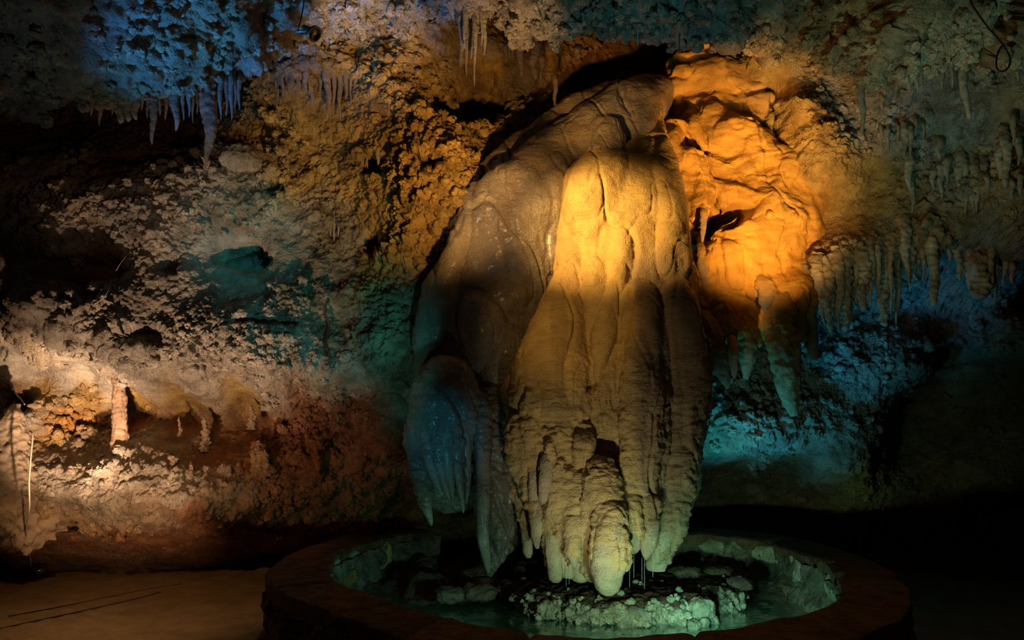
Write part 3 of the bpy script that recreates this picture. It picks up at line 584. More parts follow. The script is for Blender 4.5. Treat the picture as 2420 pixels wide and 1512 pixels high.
# --- orange slope at upper right with draperies
bC = Bag()
lobe(bC, [(1700,120,50,8.0,.6),(1690,170,110,7.9,.5),(1700,230,135,7.85,.45),(1705,300,150,7.85,.45),(1710,360,160,7.8,.45),(1725,430,160,7.8,.4),(1750,500,170,7.75,.4),(1780,560,165,7.7,.4),(1780,620,140,7.7,.4),(1760,680,100,7.7,.4)], seg=48)
lobe(bC, [(1580,300,30,7.4,.7),(1600,380,50,7.3,.7),(1640,420,60,7.25,.7),(1655,470,50,7.2,.7),(1655,520,34,7.15,.6),(1655,552,14,7.15,.6)])
lobe(bC, [(1600,310,50,7.6,.7),(1700,330,80,7.52,.6),(1800,380,80,7.48,.6),(1880,440,75,7.45,.6),(1930,500,50,7.45,.6)])
lobe(bC, [(1640,400,50,7.5,.7),(1720,430,80,7.42,.6),(1800,470,90,7.42,.6),(1870,530,80,7.42,.6),(1900,590,60,7.45,.6)])
lobe(bC, [(1830,470,60,7.35,.7),(1820,540,80,7.3,.6),(1780,600,80,7.25,.6),(1720,650,60,7.2,.6),(1690,690,45,7.2,.6),(1690,740,35,7.2,.6)])
lobe(bC, [(1600,200,30,7.8,.7),(1640,190,60,7.75,.6),(1720,190,70,7.7,.6),(1790,230,50,7.7,.6)])
lobe(bC, [(1600,265,40,7.72,.7),(1680,270,50,7.66,.7),(1780,265,50,7.64,.7),(1820,275,25,7.64,.7)])
lobe(bC, [(1870,560,60,7.4,.6),(1850,620,70,7.35,.6),(1850,680,60,7.3,.6),(1850,730,50,7.3,.6)])
lobe(bC, [(1725,690,30,7.2,.7),(1720,740,46,7.1,.6),(1735,780,50,7.1,.5),(1745,810,30,7.1,.5)])
CTIPS = [[(1650,690,20,7.15,.6),(1662,760,30,7.0,.6),(1690,830,30,6.98,.6),(1712,890,15,7.0,.6),(1720,918,4,7.02,.6)],
             [(1730,780,10,6.95,.7),(1732,830,13,6.92,.7),(1735,870,10,6.95,.7),(1735,895,3,6.95,.7)],
             [(1760,730,32,7.2,.7),(1763,800,28,7.15,.7),(1765,850,18,7.15,.7),(1762,895,6,7.2,.7)],
             [(1805,650,26,7.1,.6),(1812,700,22,7.05,.6),(1815,745,8,7.05,.6)],
             [(1840,640,46,7.25,.7),(1845,720,42,7.1,.7),(1850,800,38,7.05,.7),(1858,870,32,7.05,.7),(1868,940,22,7.1,.7),(1876,982,8,7.15,.7)],
             [(1895,640,26,7.3,.6),(1905,720,24,7.2,.6),(1915,790,18,7.2,.6),(1925,850,8,7.2,.6)],
             [(1665,470,10,7.05,.5),(1662,530,9,7.0,.5),(1660,572,2,7.0,.5)],
             [(1655,560,10,7.2,.7),(1660,620,13,7.1,.7),(1668,680,12,7.1,.7)],
             [(1640,600,12,7.2,.7),(1638,660,15,7.1,.7),(1640,700,10,7.1,.7)],
             [(1690,560,4,7.3,.7),(1690,590,3,7.3,.7),(1690,600,1,7.3,.7)]]
soft_tips(bC, [r for r in CTIPS if r[0][2] > 19], 1.15, .5)
meC = remesh(bC, .014, 22)
def colC(V, N):
    c = np.array((.76, .38, .07)) * (1 + .2 * fbm(V, 1.8, 4))[:, None]
    s = sstep(.1, .5, fbm(V, 1.4, 4, off=33))[:, None]
    return c * (1 - .35 * s) + np.array((.58, .42, .26)) * .35 * s
flow_disp(meC, .03, .003, .002, colf=colC, terr=.02, zl=(3, 6), warpa=.16, fl_freq=7)
# hairy combing and terraces
V = getV(meC); N = getN(meC)
h = -.05 * np.exp(-((np.abs(fbm(V, 1.2, 2, off=50)) / .05) ** 2)) * 0 + .02 * fbm(V * np.array([1, 1, 2.6]), 3.5, 4, off=71)
c0 = at(1722, 520, 7.3); d = np.sqrt(((V[:, 0] - c0[0]) / .20) ** 2 + ((V[:, 2] - c0[2] - (V[:, 0] - c0[0]) * .35) / .13) ** 2) + .3 * fbm(V, 6, 3)
hole = (1 - sstep(.7, 1.15, d)) * .55; V2 = V + N * h[:, None]; V2[:, 1] += (hole * (N[:, 1] < .2)).astype(np.float32)
setV(meC, V2)
rootC = empty('orange_flowstone_slope', at(1750, 400, 7.6), 'smooth bright orange flowstone slope filling the upper right of the alcove', 'flowstone')
part('flowstone_body', meC, M_SLOPE, rootC)
DB = (.46, .31, .18)
for rows in CTIPS:
    cone_part('drapery', rootC, M_STAL if rows[0][2] != 10 else M_SLOPE, rows, DB, seg=40, amp=.08, sink=.28, topcol=(.62, .34, .09))

# ------------------------------------------------------------------ stalactites, columns, stalagmites
ORD = ['first', 'second', 'third', 'fourth', 'fifth', 'sixth', 'seventh', 'eighth', 'ninth', 'tenth', 'eleventh', 'twelfth', 'thirteenth', 'fourteenth', 'fifteenth', 'sixteenth', 'seventeenth', 'eighteenth', 'nineteenth', 'twentieth', 'twenty-first', 'twenty-second', 'twenty-third', 'twenty-fourth', 'twenty-fifth', 'twenty-sixth', 'twenty-seventh', 'twenty-eighth', 'twenty-ninth', 'thirtieth']
def stal_mesh(x, y0, y1, w, Y, colr, bend=0, blunt=.15, knob=.07, seg=16, sink=.0):
    n = int(max(16, min(70, (y1 - y0) / 2.2)))
    t = np.linspace(0, 1, n)
    px = x + bend * t ** 1.5 + w * .18 * np.sin(t * 9 + x); py = y0 + (y1 - y0) * t
    prof = (1 - t) ** (.75) * (1 - blunt) + blunt; prof[-3:] *= np.array([.8, .55, .15]); prof[t < .12] *= 1.15
    P = at(px, py, Y + 0 * t).T; P[:, 1] += sink * np.exp(-(t / .14) ** 2); P[:, 2] += sink * (P[:, 2] - CAM_H) / Y * np.exp(-(t / .14) ** 2); P[:, 0] *= P[:, 1] / Y
    sc = Y / F_PX; A = w * prof * sc
    V, th = sweep_arrays(P, A, A * .85, seg)
    verts, q, tr = add_caps(V); ctr = np.vstack([np.tile(P, (seg, 1)), P[:1], P[-1:]]); vv = verts.astype(np.float32)
    k = 1 + knob * 3 * fbm(vv * np.array([1, 1, 1.6]), 16, 3, off=x) + knob * .3 * np.sin(verts[:, 2] * 110 + 8 * fbm(vv, 6, 3)) + knob * 2.6 * (knobs(vv, 22, x) - .4) + knob * 1.5 * fbm(vv * np.array([1, 1, .2]), 30, 2)
    verts = ctr + (verts - ctr) * k[:, None]
    c = np.clip(np.array(colr) * (1 + .35 * fbm(vv, 7, 3))[:, None], 0, .95)
    return mesh_mixed(verts, q, tr, c)
def surf_y(px, py):
    yw = wall_hit(px, py); cp = ceil_pt(px, py); yl, zl = lip_at(cp[0])
    if cp[1] <= yl + .05: return min(yw, cp[1])
    if py < np.interp(px, LIP[:, 0], LIP[:, 1]) + 40: return min(yw, yl)
    return yw
def row(name, where, group, items, colr, ydef=None, cat='stalactite', knob=.07, kind='stalactite', sink=.06, jit=0):
    items = sorted(items, key=lambda a: a[0])
    hs = [a[2] - a[1] for a in items]
    for i, a in enumerate(items):
        x, y0, y1, w = a[:4]; opt = a[4] if len(a) > 4 else {}
        Y = opt.get('Y') or ((ydef(x, y0) if callable(ydef) else ydef) if ydef else surf_y(x, y0 + 4) - .03)
        me = stal_mesh(x, y0 - 10 + jit * math.sin(x * 1.7), y1, w, Y, opt.get('c', colr), opt.get('b', 0), opt.get('bl', .12), opt.get('k', knob), 28 if w > 18 else 16, sink)
        o = link(name, me, M_STAL)
        # origin at the root end
        adj = opt.get('adj') or ('tiny' if hs[i] < 45 else 'short' if hs[i] < 75 else 'slender' if w < 9 else 'stout' if w > 16 else 'tapering')
        lab = opt.get('l') or '%s %s, %s from the left %s' % (adj, kind, ORD[i], where)
        tag(o, lab, cat, group)
LG = (.42, .34, .26)
row('stalactite', 'under the blue-lit ceiling bank', 'stalactites under the left ceiling bank', [
 (205,228,252,6),(216,228,275,8),(236,236,298,9),(265,228,272,7),(283,228,292,15,{'bl':.5}),(301,230,288,12,{'bl':.45}),(319,228,284,15,{'bl':.3}),(336,225,262,6),
 (361,200,342,15),(349,205,280,9),(377,200,275,8),(392,195,285,9),(415,165,310,19),(433,180,286,8),(447,190,278,9),(456,190,292,6),(466,190,270,6),(476,185,280,8),
 (492,140,390,34,{'l':'longest stalactite, broad and ribbed at the root, hanging under the blue-lit bank','bl':.04}),(512,150,262,16),(521,160,285,9),(536,180,275,8),(547,170,286,9),(556,185,262,6),(565,180,262,7)], LG, ydef=lambda x, y: float(np.interp(x, LIP[:, 0], LIP[:, 2])) + (.12 if int(x) % 2 else .3))
row('stalactite', 'in the thin row right of the blue-lit bank', 'stalactites on the brown wall', [
 (634,175,232,7),(655,180,254,7),(668,175,230,5),(690,165,226,6),(704,165,222,6),(722,165,222,10),(731,185,226,7),(737,190,258,8),(757,180,222,6)], LG)
row('stalactite', 'in the dark cluster below the spotlight', 'stalactites below the spotlight', [
 (775,150,284,13),(789,160,272,8),(803,165,282,9),(818,160,238,8),(829,165,250,5),(840,150,246,9),(858,150,236,8),(871,150,247,11),(884,150,215,6)], (.45, .33, .2))
row('stalactite', 'before the dark hollow', 'stalactites before the hollow', [
 (1090,12,165,13),(1103,20,180,9),(1112,20,140,12,{'adj':'dark'}),(1122,10,204,8,{'adj':'long thin'}),(1139,10,110,8),(1145,15,132,9),(1159,0,50,5),(1193,5,88,11),(1098,10,120,9)], (.60, .45, .26), ydef=lambda x, y: 5.85 + (int(x) % 3) * .06)
row('stalactite', 'along the knobbly lip above the alcove', 'stalactites along the popcorn lip', [
 (1263,5,54,3),(1284,10,62,7),(1317,20,64,5),(1345,10,55,7),(1388,0,74,9),(1410,20,70,5),(1455,25,78,6),(1477,30,80,6),(1507,60,112,3,{'c':(.85,.78,.62),'adj':'pale straw-like','k':.02}),
 (1545,30,84,6),(1570,35,84,6),(1606,0,128,4,{'adj':'long dark straw-like','c':(.2,.16,.12),'k':.02}),(1622,0,85,6),(1645,0,62,5),(1660,0,92,9),(1678,0,98,9),(1698,0,94,11),(1720,20,92,6),(1714,10,75,8)], (.48, .38, .25), ydef=lambda x, y: float(np.interp(x, LIP[:, 0], LIP[:, 2])) - .08)
row('stalactite', 'inside the alcove roof', 'stalactites inside the alcove', [
 (1196,110,150,7),(1212,115,140,5),(1232,90,182,13,{'bl':.35}),(1262,95,188,18,{'bl':.25}),(1280,130,205,9),(1303,60,124,16),(1365,120,140,9,{'bl':.5}),(1312,190,262,8)], (.40, .27, .14), ydef=7.3)
row('stalactite', 'in the right ceiling row', 'stalactites under the right ceiling', [
 (1762,80,102,5),(2012,135,160,6),(2037,150,324,15,{'l':'long brown stalactite standing clear against the pale rock, left of the right-hand rows'}),(2046,135,180,7),(2078,130,175,7),(2092,125,212,11),(2103,140,190,6),(2119,145,214,9),(2128,140,200,7),(2137,145,190,7),(2148,150,220,8),
 (2167,130,216,11),(2178,140,205,7),(2190,100,183,15,{'adj':'fat ribbed'}),(2204,130,165,6),(2211,140,160,6),(2228,125,213,10),(2240,110,182,10),(2250,110,208,9),(2257,120,155,8),
 (2274,95,281,16,{'l':'thickest long stalactite beside the black opening at right','b':14,'bl':.3}),(2325,70,128,9),(2300,80,110,8),(2346,80,105,6),(2365,80,122,7),(2398,60,150,12),(2405,100,192,10),(2412,60,140,9)], (.42, .37, .28), ydef=lambda x, y: float(np.interp(x, LIP[:, 0], LIP[:, 2])) + .05 + (int(x) % 3) * .05)
row('stalactite', 'halfway up the right wall', 'stalactites in the middle of the right wall', [
 (2083,305,348,6),(2099,305,368,7),(2122,290,340,6),(2139,300,373,12),(2153,300,376,8),(2085,225,262,8),(2148,360,452,15),(2157,420,505,9),(2165,290,322,6),(2183,300,330,6),(2218,330,378,14),(2224,395,470,12),(2237,370,430,13),(2268,370,462,16),(2283,380,506,10),(2299,380,506,14),
 (2309,400,505,10),(2325,380,462,12),(2350,380,445,13),(2363,330,438,15),(2378,300,444,15,{'bl':.25}),(2395,270,345,10),(2408,310,394,13),(2412,420,470,9),(2372,360,430,10),(2334,420,460,8),(2392,420,470,9),(2205,410,450,10)], (.42, .36, .26), ydef=lambda x, y: wall_hit(x, y) - .12, knob=.11, sink=.1, jit=10)
row('stalactite', 'in the lower right curtain', 'stalactites of the lower right curtain', [
 (1932,630,770,18,{'b':20}),(1953,610,790,22,{'b':8}),(1970,620,772,16),(1983,600,788,16),(1999,600,784,20,{'bl':.4}),(2012,630,770,9),(2026,600,720,12),(2040,600,734,22,{'bl':.3}),(2058,590,722,12),(2076,590,700,9),(2090,580,772,20,{'bl':.4}),(2106,590,745,10),(2120,590,766,13),
 (2136,530,670,18,{'b':10}),(2152,540,680,14),(2168,540,640,14),(2182,560,668,9),(2202,560,724,18,{'bl':.35,'b':8}),(2222,560,610,14),(2243,560,618,14),(2258,560,664,16,{'b':14}),(2285,540,700,15,{'b':10}),(2314,600,708,28,{'bl':.6,'adj':'broad blunt'}),(2300,545,660,12),(2343,560,680,13),(2353,600,718,10),(2372,600,676,14),(2392,610,672,10),(2355,540,600,9)], (.50, .41, .28), ydef=lambda x, y: 6.9 + (int(x) % 3) * .05, knob=.13, sink=.14, jit=18)
row('stalactite', 'on the ochre wall left of the column', 'stalactites left of the column', [
 (782,505,560,6),(790,500,572,6),(799,500,560,6),(812,500,545,6),(893,350,392,8),(855,370,395,4),(868,375,400,4),(770,500,540,5)], (.46, .36, .22), ydef=lambda x, y: wall_hit(x, y) - .06)
# left columns, stalagmites
def pillar(x0, x1, y0, y1, w0, w1, Y, label, cat, name, colr, knob=.06, flare=.25, sinkb=0):
    n = 110; t = np.linspace(0, 1, n); P = at(x0 + (x1 - x0) * t, y0 + (y1 - y0) * t, Y + 0 * t).T
    A = (w0 + (w1 - w0) * t ** 1.5) * Y / F_PX * (1 + flare * np.exp(-(t / .06) ** 2)); P[:, 1] += sinkb * sstep(.72, 1, t) + .1 * abs(flare) * np.exp(-(t / .05) ** 2); seg = 56
    V, _ = sweep_arrays(P, A, A * .9, seg); verts, q, tr = add_caps(V); ctr = np.vstack([np.tile(P, (seg, 1)), P[:1], P[-1:]]); vv = verts.astype(np.float32)
    k = 1 + knob * 3.5 * fbm(vv * np.array([1, 1, .25]), 16, 3, off=x0) + .22 * fbm(vv, 4.5, 3, off=x0 + 5) + knob * .3 * np.sin(verts[:, 2] * 60 + 9 * fbm(vv, 6, 3)) + knob * 3.2 * knobs(vv, 17, x0) + knob * 1.2 * knobs(vv, 36, x0)
    verts = ctr + (verts - ctr) * k[:, None]
    c = np.clip(np.array(colr) * (1 + .3 * fbm(vv, 7, 3))[:, None], 0, .95)
    tag(link(name, mesh_mixed(verts, q, tr, c), M_STAL), label, cat)
pillar(280, 284, 868, 1070, 13, 20, 7.35, 'reddish ribbed rock column joining the overhang to the ledge on the left', 'column', 'cave_column', (.5, .33, .22))
pillar(30, 14, 955, 1262, 20, 74, 6.97, 'broad pale knobbly column base at the left edge of the cave', 'column', 'cave_column', TAN, .09, -.6, .45)
for (x, y0, y1, w, Y, lab, c) in [
 (484, 985, 1055, 9, 7.55, 'lumpy pale stalagmite standing alone in the middle of the shadowed ledge', CREAM),
 (595, 952, 1003, 8, 7.6, 'knobbly stalagmite before the twin shadows on the ledge wall', CREAM),
 (424, 985, 1020, 4, 7.6, 'tiny thin stalagmite on the ledge between column and lumpy stalagmite', CREAM),
 (452, 1092, 1112, 5, 7.15, 'small stub stalagmite on the bright lower bank', CREAM),
 (613, 1040, 1110, 12, 7.35, 'tallest stalagmite in the coral cluster right of the ledge', TAN),
 (600, 1062, 1112, 8, 7.33, 'left stalagmite in the coral cluster right of the ledge', TAN),
 (627, 1062, 1112, 9, 7.34, 'right stalagmite in the coral cluster right of the ledge', TAN),
 (748, 1045, 1110, 9, 7.3, 'dim brown stalagmite on the dark bank at left of the basin', RED)]:
    P = at(np.full(30, x) + 1.5 * np.sin(np.linspace(0, 5, 30)), np.linspace(y1 + 12, y0, 30), Y).T; t = np.linspace(0, 1, 30)
    A = w * Y / F_PX * (1.1 - .65 * t ** 1.3) * np.where(t > .93, .6, 1); V, _ = sweep_arrays(P, A, A, 18); verts, q, tr = add_caps(V)
    ctr = np.vstack([np.tile(P, (18, 1)), P[:1], P[-1:]]); vv = verts.astype(np.float32)
    verts = ctr + (verts - ctr) * (.7 + .7 * knobs(vv, 26, x) + .5 * knobs(vv, 45, x) + .5 * fbm(vv, 14, 2))[:, None]
    tag(link('stalagmite', mesh_mixed(verts, q, tr, np.tile(np.array(c) * np.array([1.05, .85, .65]), (len(verts), 1))), M_WALL), lab, 'stalagmite', 'stalagmites on the left ledge')

# ------------------------------------------------------------------ stone basin
C0 = np.array([.523, 6.30])
IN_PX = [(783,1335),(800,1308),(840,1290),(880,1277),(940,1262),(1010,1255),(1150,1250),(1300,1249),(1450,1250),(1590,1258),(1700,1265),(1800,1278),(1870,1295),(1920,1315),(1960,1345),(1985,1370),(1993,1390),(1985,1407),(1950,1430),(1910,1440),(1850,1453),(1750,1475),(1650,1487),(1500,1500),(1400,1500),(1300,1496),(1150,1475),(1070,1457),(1000,1435),(930,1415),(870,1400),(800,1372)]
OUT_PX = [(628,1365),(640,1342),(690,1305),(740,1285),(820,1262),(900,1252),(1010,1243),(1150,1239),(1300,1238),(1450,1239),(1600,1243),(1750,1253),(1900,1272),(2000,1298),(2080,1330),(2130,1370),(2150,1403),(2146,1430),(2110,1465),(2040,1497),(1900,1545),(1700,1590),(1450,1610),(1200,1585),(1000,1520),(900,1482),(800,1447),(720,1420),(663,1396)]
def polar(pts, z):
    q = np.array([atz(a, b, z)[:2] for a, b in pts]) - C0; th = np.arctan2(q[:, 1], q[:, 0]); r = np.hypot(q[:, 0], q[:, 1]); o = np.argsort(th); return th[o], r[o]
ZR = .5
ti, ri = polar(IN_PX, ZR); to, ro = polar(OUT_PX, ZR)
def rin(t): return np.interp(t, ti, ri, period=2 * math.pi)
def rout(t): return np.interp(t, to, ro, period=2 * math.pi)
def ang(px, py, z=ZR): q = atz(px, py, z)[:2] - C0; return math.atan2(q[1], q[0])
basin = empty('stone_basin', (C0[0], C0[1], 0), 'round masonry basin of rough brown stone under the hanging flowstone', 'basin')
def ppart(name, me, mat, label=None): return part(name, me, mat, basin, label)
gap0 = ang(1590, 1254); gap1 = ang(1008, 1250)     # broken open at the back, hidden in the dark
if gap1 < gap0: gap1 += 2 * math.pi
def ringpatch(a0, a1, rf, zf, nu, nv):
    t = np.linspace(a0, a1, nu); v = np.linspace(0, 1, nv); T, Vv = np.meshgrid(t, v, indexing='ij')
    r = rf(T, Vv); z = zf(T, Vv); return np.stack([C0[0] + r * np.cos(T), C0[1] + r * np.sin(T), z], -1)
# rim slabs
a_start = gap1; a_end = gap0 + 2 * math.pi
cuts = [a_start]; rr = random.Random(3)
while cuts[-1] < a_end - .3: cuts.append(cuts[-1] + rr.uniform(.26, .44))
cuts[-1] = a_end
for i in range(len(cuts) - 1):
    a0, a1 = cuts[i] + .001, cuts[i + 1] - .001; zt = ZR + rr.uniform(-.012, .008)
    def rf(T, v):
        w = np.clip((v - .12) / .76, 0, 1); a = rin(T) + .0; b = rout(T) + .0; r = a + (b - a) * w
        return r
    def zf(T, v): return np.where(v < .12, zt - .11 * (1 - v / .12), np.where(v > .88, zt - .13 * (v - .88) / .12, zt))
    g = ringpatch(a0, a1, rf, zf, 40, 60); f = g.reshape(-1, 3).astype(np.float32)
    jj = np.tile(np.arange(60), 40); edge = np.exp(-((jj - 7) / 4.) ** 2) + np.exp(-((jj - 53) / 4.) ** 2)
    f[:, 2] += fbm(f, 5, 4, off=i) * .018 - edge * .012
    rad = f[:, :2] - C0; rad /= np.linalg.norm(rad, axis=1, keepdims=True); f[:, :2] += rad * (fbm(f, 4, 3, off=30 + i) * .03 * (edge > .02))[:, None]
    ii = np.repeat(np.arange(40), 60); e2 = np.exp(-(ii / 1.2) ** 2) + np.exp(-((39 - ii) / 1.2) ** 2); f[:, 2] -= e2 * .03
    tone = rr.uniform(.8, 1.2)
    me = mesh_np(f, grid_faces(40, 60), np.clip(np.array((.27, .15, .075)) * tone * (1 + .35 * fbm(f, 3, 4, off=i))[:, None], 0, 1))
    ppart('rim_slab', me, M_STONE)
# walls
def ringwall(name, inner):
    n = 700; m = 46
    if inner: g = ringpatch(a_start, a_end, lambda T, v: rin(T) + .03 - v * (.06 + .22 * sstep(-.6, 1.2, np.sin(T)) * v), lambda T, v: ZR - .08 - v * .5, n, m)
    else: g = ringpatch(a_start, a_end, lambda T, v: rout(T) - .03 + v * .02, lambda T, v: ZR - .1 - v * .46, n, m)
    f = g.reshape(-1, 3).astype(np.float32); rad = f - np.array([*C0, 0], np.float32); rad[:, 2] = 0; rad /= np.linalg.norm(rad, axis=1, keepdims=True)
    d, idv = vor(f, 3.2, 4); blk = sstep(.62, .35, d) if False else 1 - sstep(.38, .58, d)
    h = blk * .045 + knobs(f, 9, 2) * .03 + fbm(f, 7, 5, g=.6) * .06
    f = f + rad * (h * (-1 if inner else 1))[:, None]
    if inner: C = np.array((.30, .27, .20)) * (1 + .6 * fbm(f, 5, 4))[:, None]; C = C * (1 - .5 * (blk * (idv > .55))[:, None]) + np.array((.62, .55, .38)) * .5 * (blk * (idv > .55))[:, None]
    else: C = np.array((.33, .20, .11)) * (.7 + .6 * idv)[:, None] * (1 + .3 * fbm(f, 5, 4))[:, None]
    return ppart(name, mesh_np(f, grid_faces(n, m), np.clip(C, 0, 1)), M_MORTAR if inner else M_STONE)
INNER = ringwall('inner_wall', True); ringwall('outer_wall', False)
# end faces at the broken back (blocks)
for a in (gap0, gap1):
    s = -1 if a == gap1 else 1
    g = ringpatch(a - .03, a + .03, lambda T, v: rin(T) + (rout(T) - rin(T)) * v, lambda T, v: ZR - .05 + 0 * T, 8, 16)
    top = g; V1 = top.reshape(-1, 3); bot = V1.copy(); bot[:, 2] = -.02
    P = np.stack([np.vstack([top[0], top[-1][::-1]])] + [np.vstack([top[0], top[-1][::-1]]) * np.array([1, 1, 0]) + np.array([0, 0, z]) for z in np.linspace(ZR - .06, -.02, 14)], 1)
    f = P.reshape(-1, 3).astype(np.float32); f += (np.stack([fbm(f, 6, 3, off=1), fbm(f, 6, 3, off=2), 0 * f[:, 0]], -1) * .03).astype(np.float32)
    ppart('end_stone', mesh_np(f, grid_faces(P.shape[0], P.shape[1], True), np.tile((.25, .2, .15), (len(f), 1))), M_STONE)
# facing stones set in the inner wall
def blob(center, rx, ry, rz, seed, seg=40, k=.18, fr=6, axis=None):
    u = np.linspace(0, 2 * math.pi, seg, endpoint=False); v = np.linspace(.02, math.pi - .02, seg // 2 + 4)
    U, Vv = np.meshgrid(u, v, indexing='ij'); d = np.stack([np.cos(U) * np.sin(Vv), np.sin(U) * np.sin(Vv), np.cos(Vv)], -1)
    d = np.sign(d) * np.abs(d) ** .8
    P = d.reshape(-1, 3).astype(np.float32); P = P * (1 + k * 2 * fbm(P + seed * 3.1, 1.6, 4) + k * .6 * knobs(P + seed, fr))[:, None] * np.array([rx, ry, rz], np.float32)
    verts, q, tr = add_caps(P.reshape(seg, len(v), 3))
    if axis is not None: verts = verts @ np.array(Matrix.Rotation(-axis, 3, 'Z'))
    return verts + np.array(center), q, tr
def on_inner(px, py):
    lo, hi = 0.05, .45
    best = None
    for z in np.linspace(.02, .5, 60):
        q = atz(px, py, z)[:2] - C0; t = math.atan2(q[1], q[0]); v = (ZR - .08 - z) / .5
        R = float(rin(t)) - max(v, 0) * (.06 + .22 * float(sstep(-.6, 1.2, np.array(math.sin(t)))) * max(v, 0))
        e = abs(np.hypot(*q) - R)
        if best is None or e < best[0]: best = (e, z, t, R)
    return best[1:]
for k, (px, py, w, h, c) in enumerate([(798,1332,14,26,PALE),(834,1325,17,25,PALE),(903,1312,34,38,(.75,.58,.22)),(832,1368,18,18,OCH),(1672,1272,40,16,(.7,.62,.4)),(1735,1285,20,24,(.7,.64,.42)),(1795,1288,30,20,(.7,.64,.42)),(1884,1322,19,34,PALE),(1958,1345,22,26,(.72,.66,.4)),(1985,1385,10,26,CREAM),(1655,1330,36,14,(.55,.55,.6)),(1860,1410,50,22,(.5,.36,.28)),(1700,1340,30,20,(.4,.32,.26))]):
    z, t, R = on_inner(px, py); c3 = (C0[0] + (R + .02) * math.cos(t), C0[1] + (R + .02) * math.sin(t), min(z, .47 - h * 5e-3 * .9)); sc = c3[1] / F_PX
    verts, q, tr = blob(c3, .035, w * sc * (1.0 if abs(math.sin(t)) > .5 else 2.2), h * sc, k, axis=t, k=.16)
    link('facing_stone', mesh_mixed(verts, q, tr, np.clip(np.array(c) * (1 + .25 * fbm(verts.astype(np.float32), 9, 3))[:, None], 0, 1)), M_STONE, INNER)
# basin bed and water
n = 220; t = np.linspace(0, 2 * math.pi, n, endpoint=False); vv = np.linspace(0.02, 1, 60)
T, Vv = np.meshgrid(t, vv, indexing='ij'); r = rin(T) * Vv
bed = np.stack([C0[0] + r * np.cos(T), C0[1] + r * np.sin(T), 0 * T], -1).reshape(-1, 3).astype(np.float32)
bed[:, 2] = -.03 + knobs(bed, 5) * .05 + fbm(bed, 3, 3) * .03 + .30 * sstep(6.45, 7.3, bed[:, 1] + .4 * fbm(bed, 1.5, 2)) * (.6 + .4 * knobs(bed, 4)) 
ppart('basin_bed', mesh_np(bed, grid_faces(n, 60, True), np.clip(np.array((.25, .18, .12)) * (1 + .4 * fbm(bed, 4, 3))[:, None], 0, 1)), M_ISLE)
def water_mat():
    m = bpy.data.materials.new('pool_water'); m.use_nodes = True; nt = m.node_tree; N = nt.nodes; L = nt.links; b = N['Principled BSDF']
    b.inputs['Base Color'].default_value = (.05, .17, .11, 1); b.inputs['Roughness'].default_value = .06; b.inputs['IOR'].default_value = 1.33; b.inputs['Transmission Weight'].default_value = .35
    n = N.new('ShaderNodeTexNoise'); n.inputs['Scale'].default_value = 9; n.inputs['Detail'].default_value = 4; bp = N.new('ShaderNodeBump'); bp.inputs['Strength'].default_value = .35; bp.inputs['Distance'].default_value = .02
    L.new(n.outputs['Fac'], bp.inputs['Height']); L.new(bp.outputs[0], b.inputs['Normal'])
    n2 = N.new('ShaderNodeTexNoise'); n2.inputs['Scale'].default_value = 4; rp = N.new('ShaderNodeValToRGB'); rp.color_ramp.elements[0].color = (.02, .09, .06, 1); rp.color_ramp.elements[1].color = (.10, .30, .20, 1)  # glow of the lit water is painted into its green colour
    L.new(n2.outputs['Fac'], rp.inputs[0]); L.new(rp.outputs[0], b.inputs['Base Color'])
    return m
ws = np.stack([C0[0] + r * 1.0 * np.cos(T), C0[1] + r * 1.0 * np.sin(T), .07 + 0 * T], -1).reshape(-1, 3).astype(np.float32); ws[:, 2] += fbm(ws, 5, 2) * .004
wo = link('basin_water', mesh_np(ws, grid_faces(n, 60, True)), water_mat()); tag(wo, 'shallow green-lit water lying in the stone basin', 'water')

# island rock
bI = Bag()
def ie(px, py, z, rx, ry, rz):
    p = atz(px, py, z); bI.ell((p[0], p[1], z), (rx, ry, rz), 28)
ie(1310, 1425, .12, .30, .35, .17); ie(1390, 1430, .12, .32, .38, .17); ie(1480, 1435, .12, .34, .40, .17); ie(1570, 1432, .12, .30, .38, .17); ie(1610, 1425, .10, .22, .30, .17)
ie(1450, 1400, .12, .75, .45, .16); ie(1690, 1420, .10, .22, .28, .18); ie(1600, 1395, .12, .6, .4, .14); ie(1270, 1410, .10, .2, .3, .14)
meI = remesh(bI, .012, 2); V = getV(meI); N = getN(meI)
h = knobs(V, 8, 5) * .05 + knobs(V, 19, 6) * .035 + fbm(V, 9, 5, g=.62) * .05 - np.abs(fbm(V, 6, 4, off=9)) * .07
V2 = V + N * h[:, None].astype(np.float32); V2[:, 2] = np.where(V2[:, 2] > .24, .24 + (V2[:, 2] - .24) * .35, V2[:, 2]); setV(meI, V2)
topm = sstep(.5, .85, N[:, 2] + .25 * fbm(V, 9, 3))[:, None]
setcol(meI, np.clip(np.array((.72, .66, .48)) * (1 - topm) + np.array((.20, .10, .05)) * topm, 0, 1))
isl = link('island_rock', meI, M_ISLE); NI = getN(meI)
crust('popcorn_crust', (V2.astype(np.float32), NI, np.tile(np.array((.70, .64, .46)), (len(V2), 1)), ((NI[:, 2] < .6) & (NI[:, 1] < .4) & (V2[:, 2] > .09)).astype(float)), 420, 'cream knobbly crust on the rock side', 9, .012, .032, 9, .2, isl); tag(isl, 'craggy cream-sided rock shelf rising from the water under the flowstone tips', 'rock')
def rock(px, py, z, rx, ry, rz, seed, label, c, group=None, nm='rock', mat=None):
    p = atz(px, py, z); verts, q, tr = blob((p[0], p[1], z), rx, ry, rz, seed)
    o = link(nm, mesh_mixed(verts, q, tr, np.clip(np.array(c) * (1 + .3 * fbm(verts.astype(np.float32), 8, 3))[:, None], 0, 1)), mat or M_STONE); tag(o, label, 'rock', group); return o
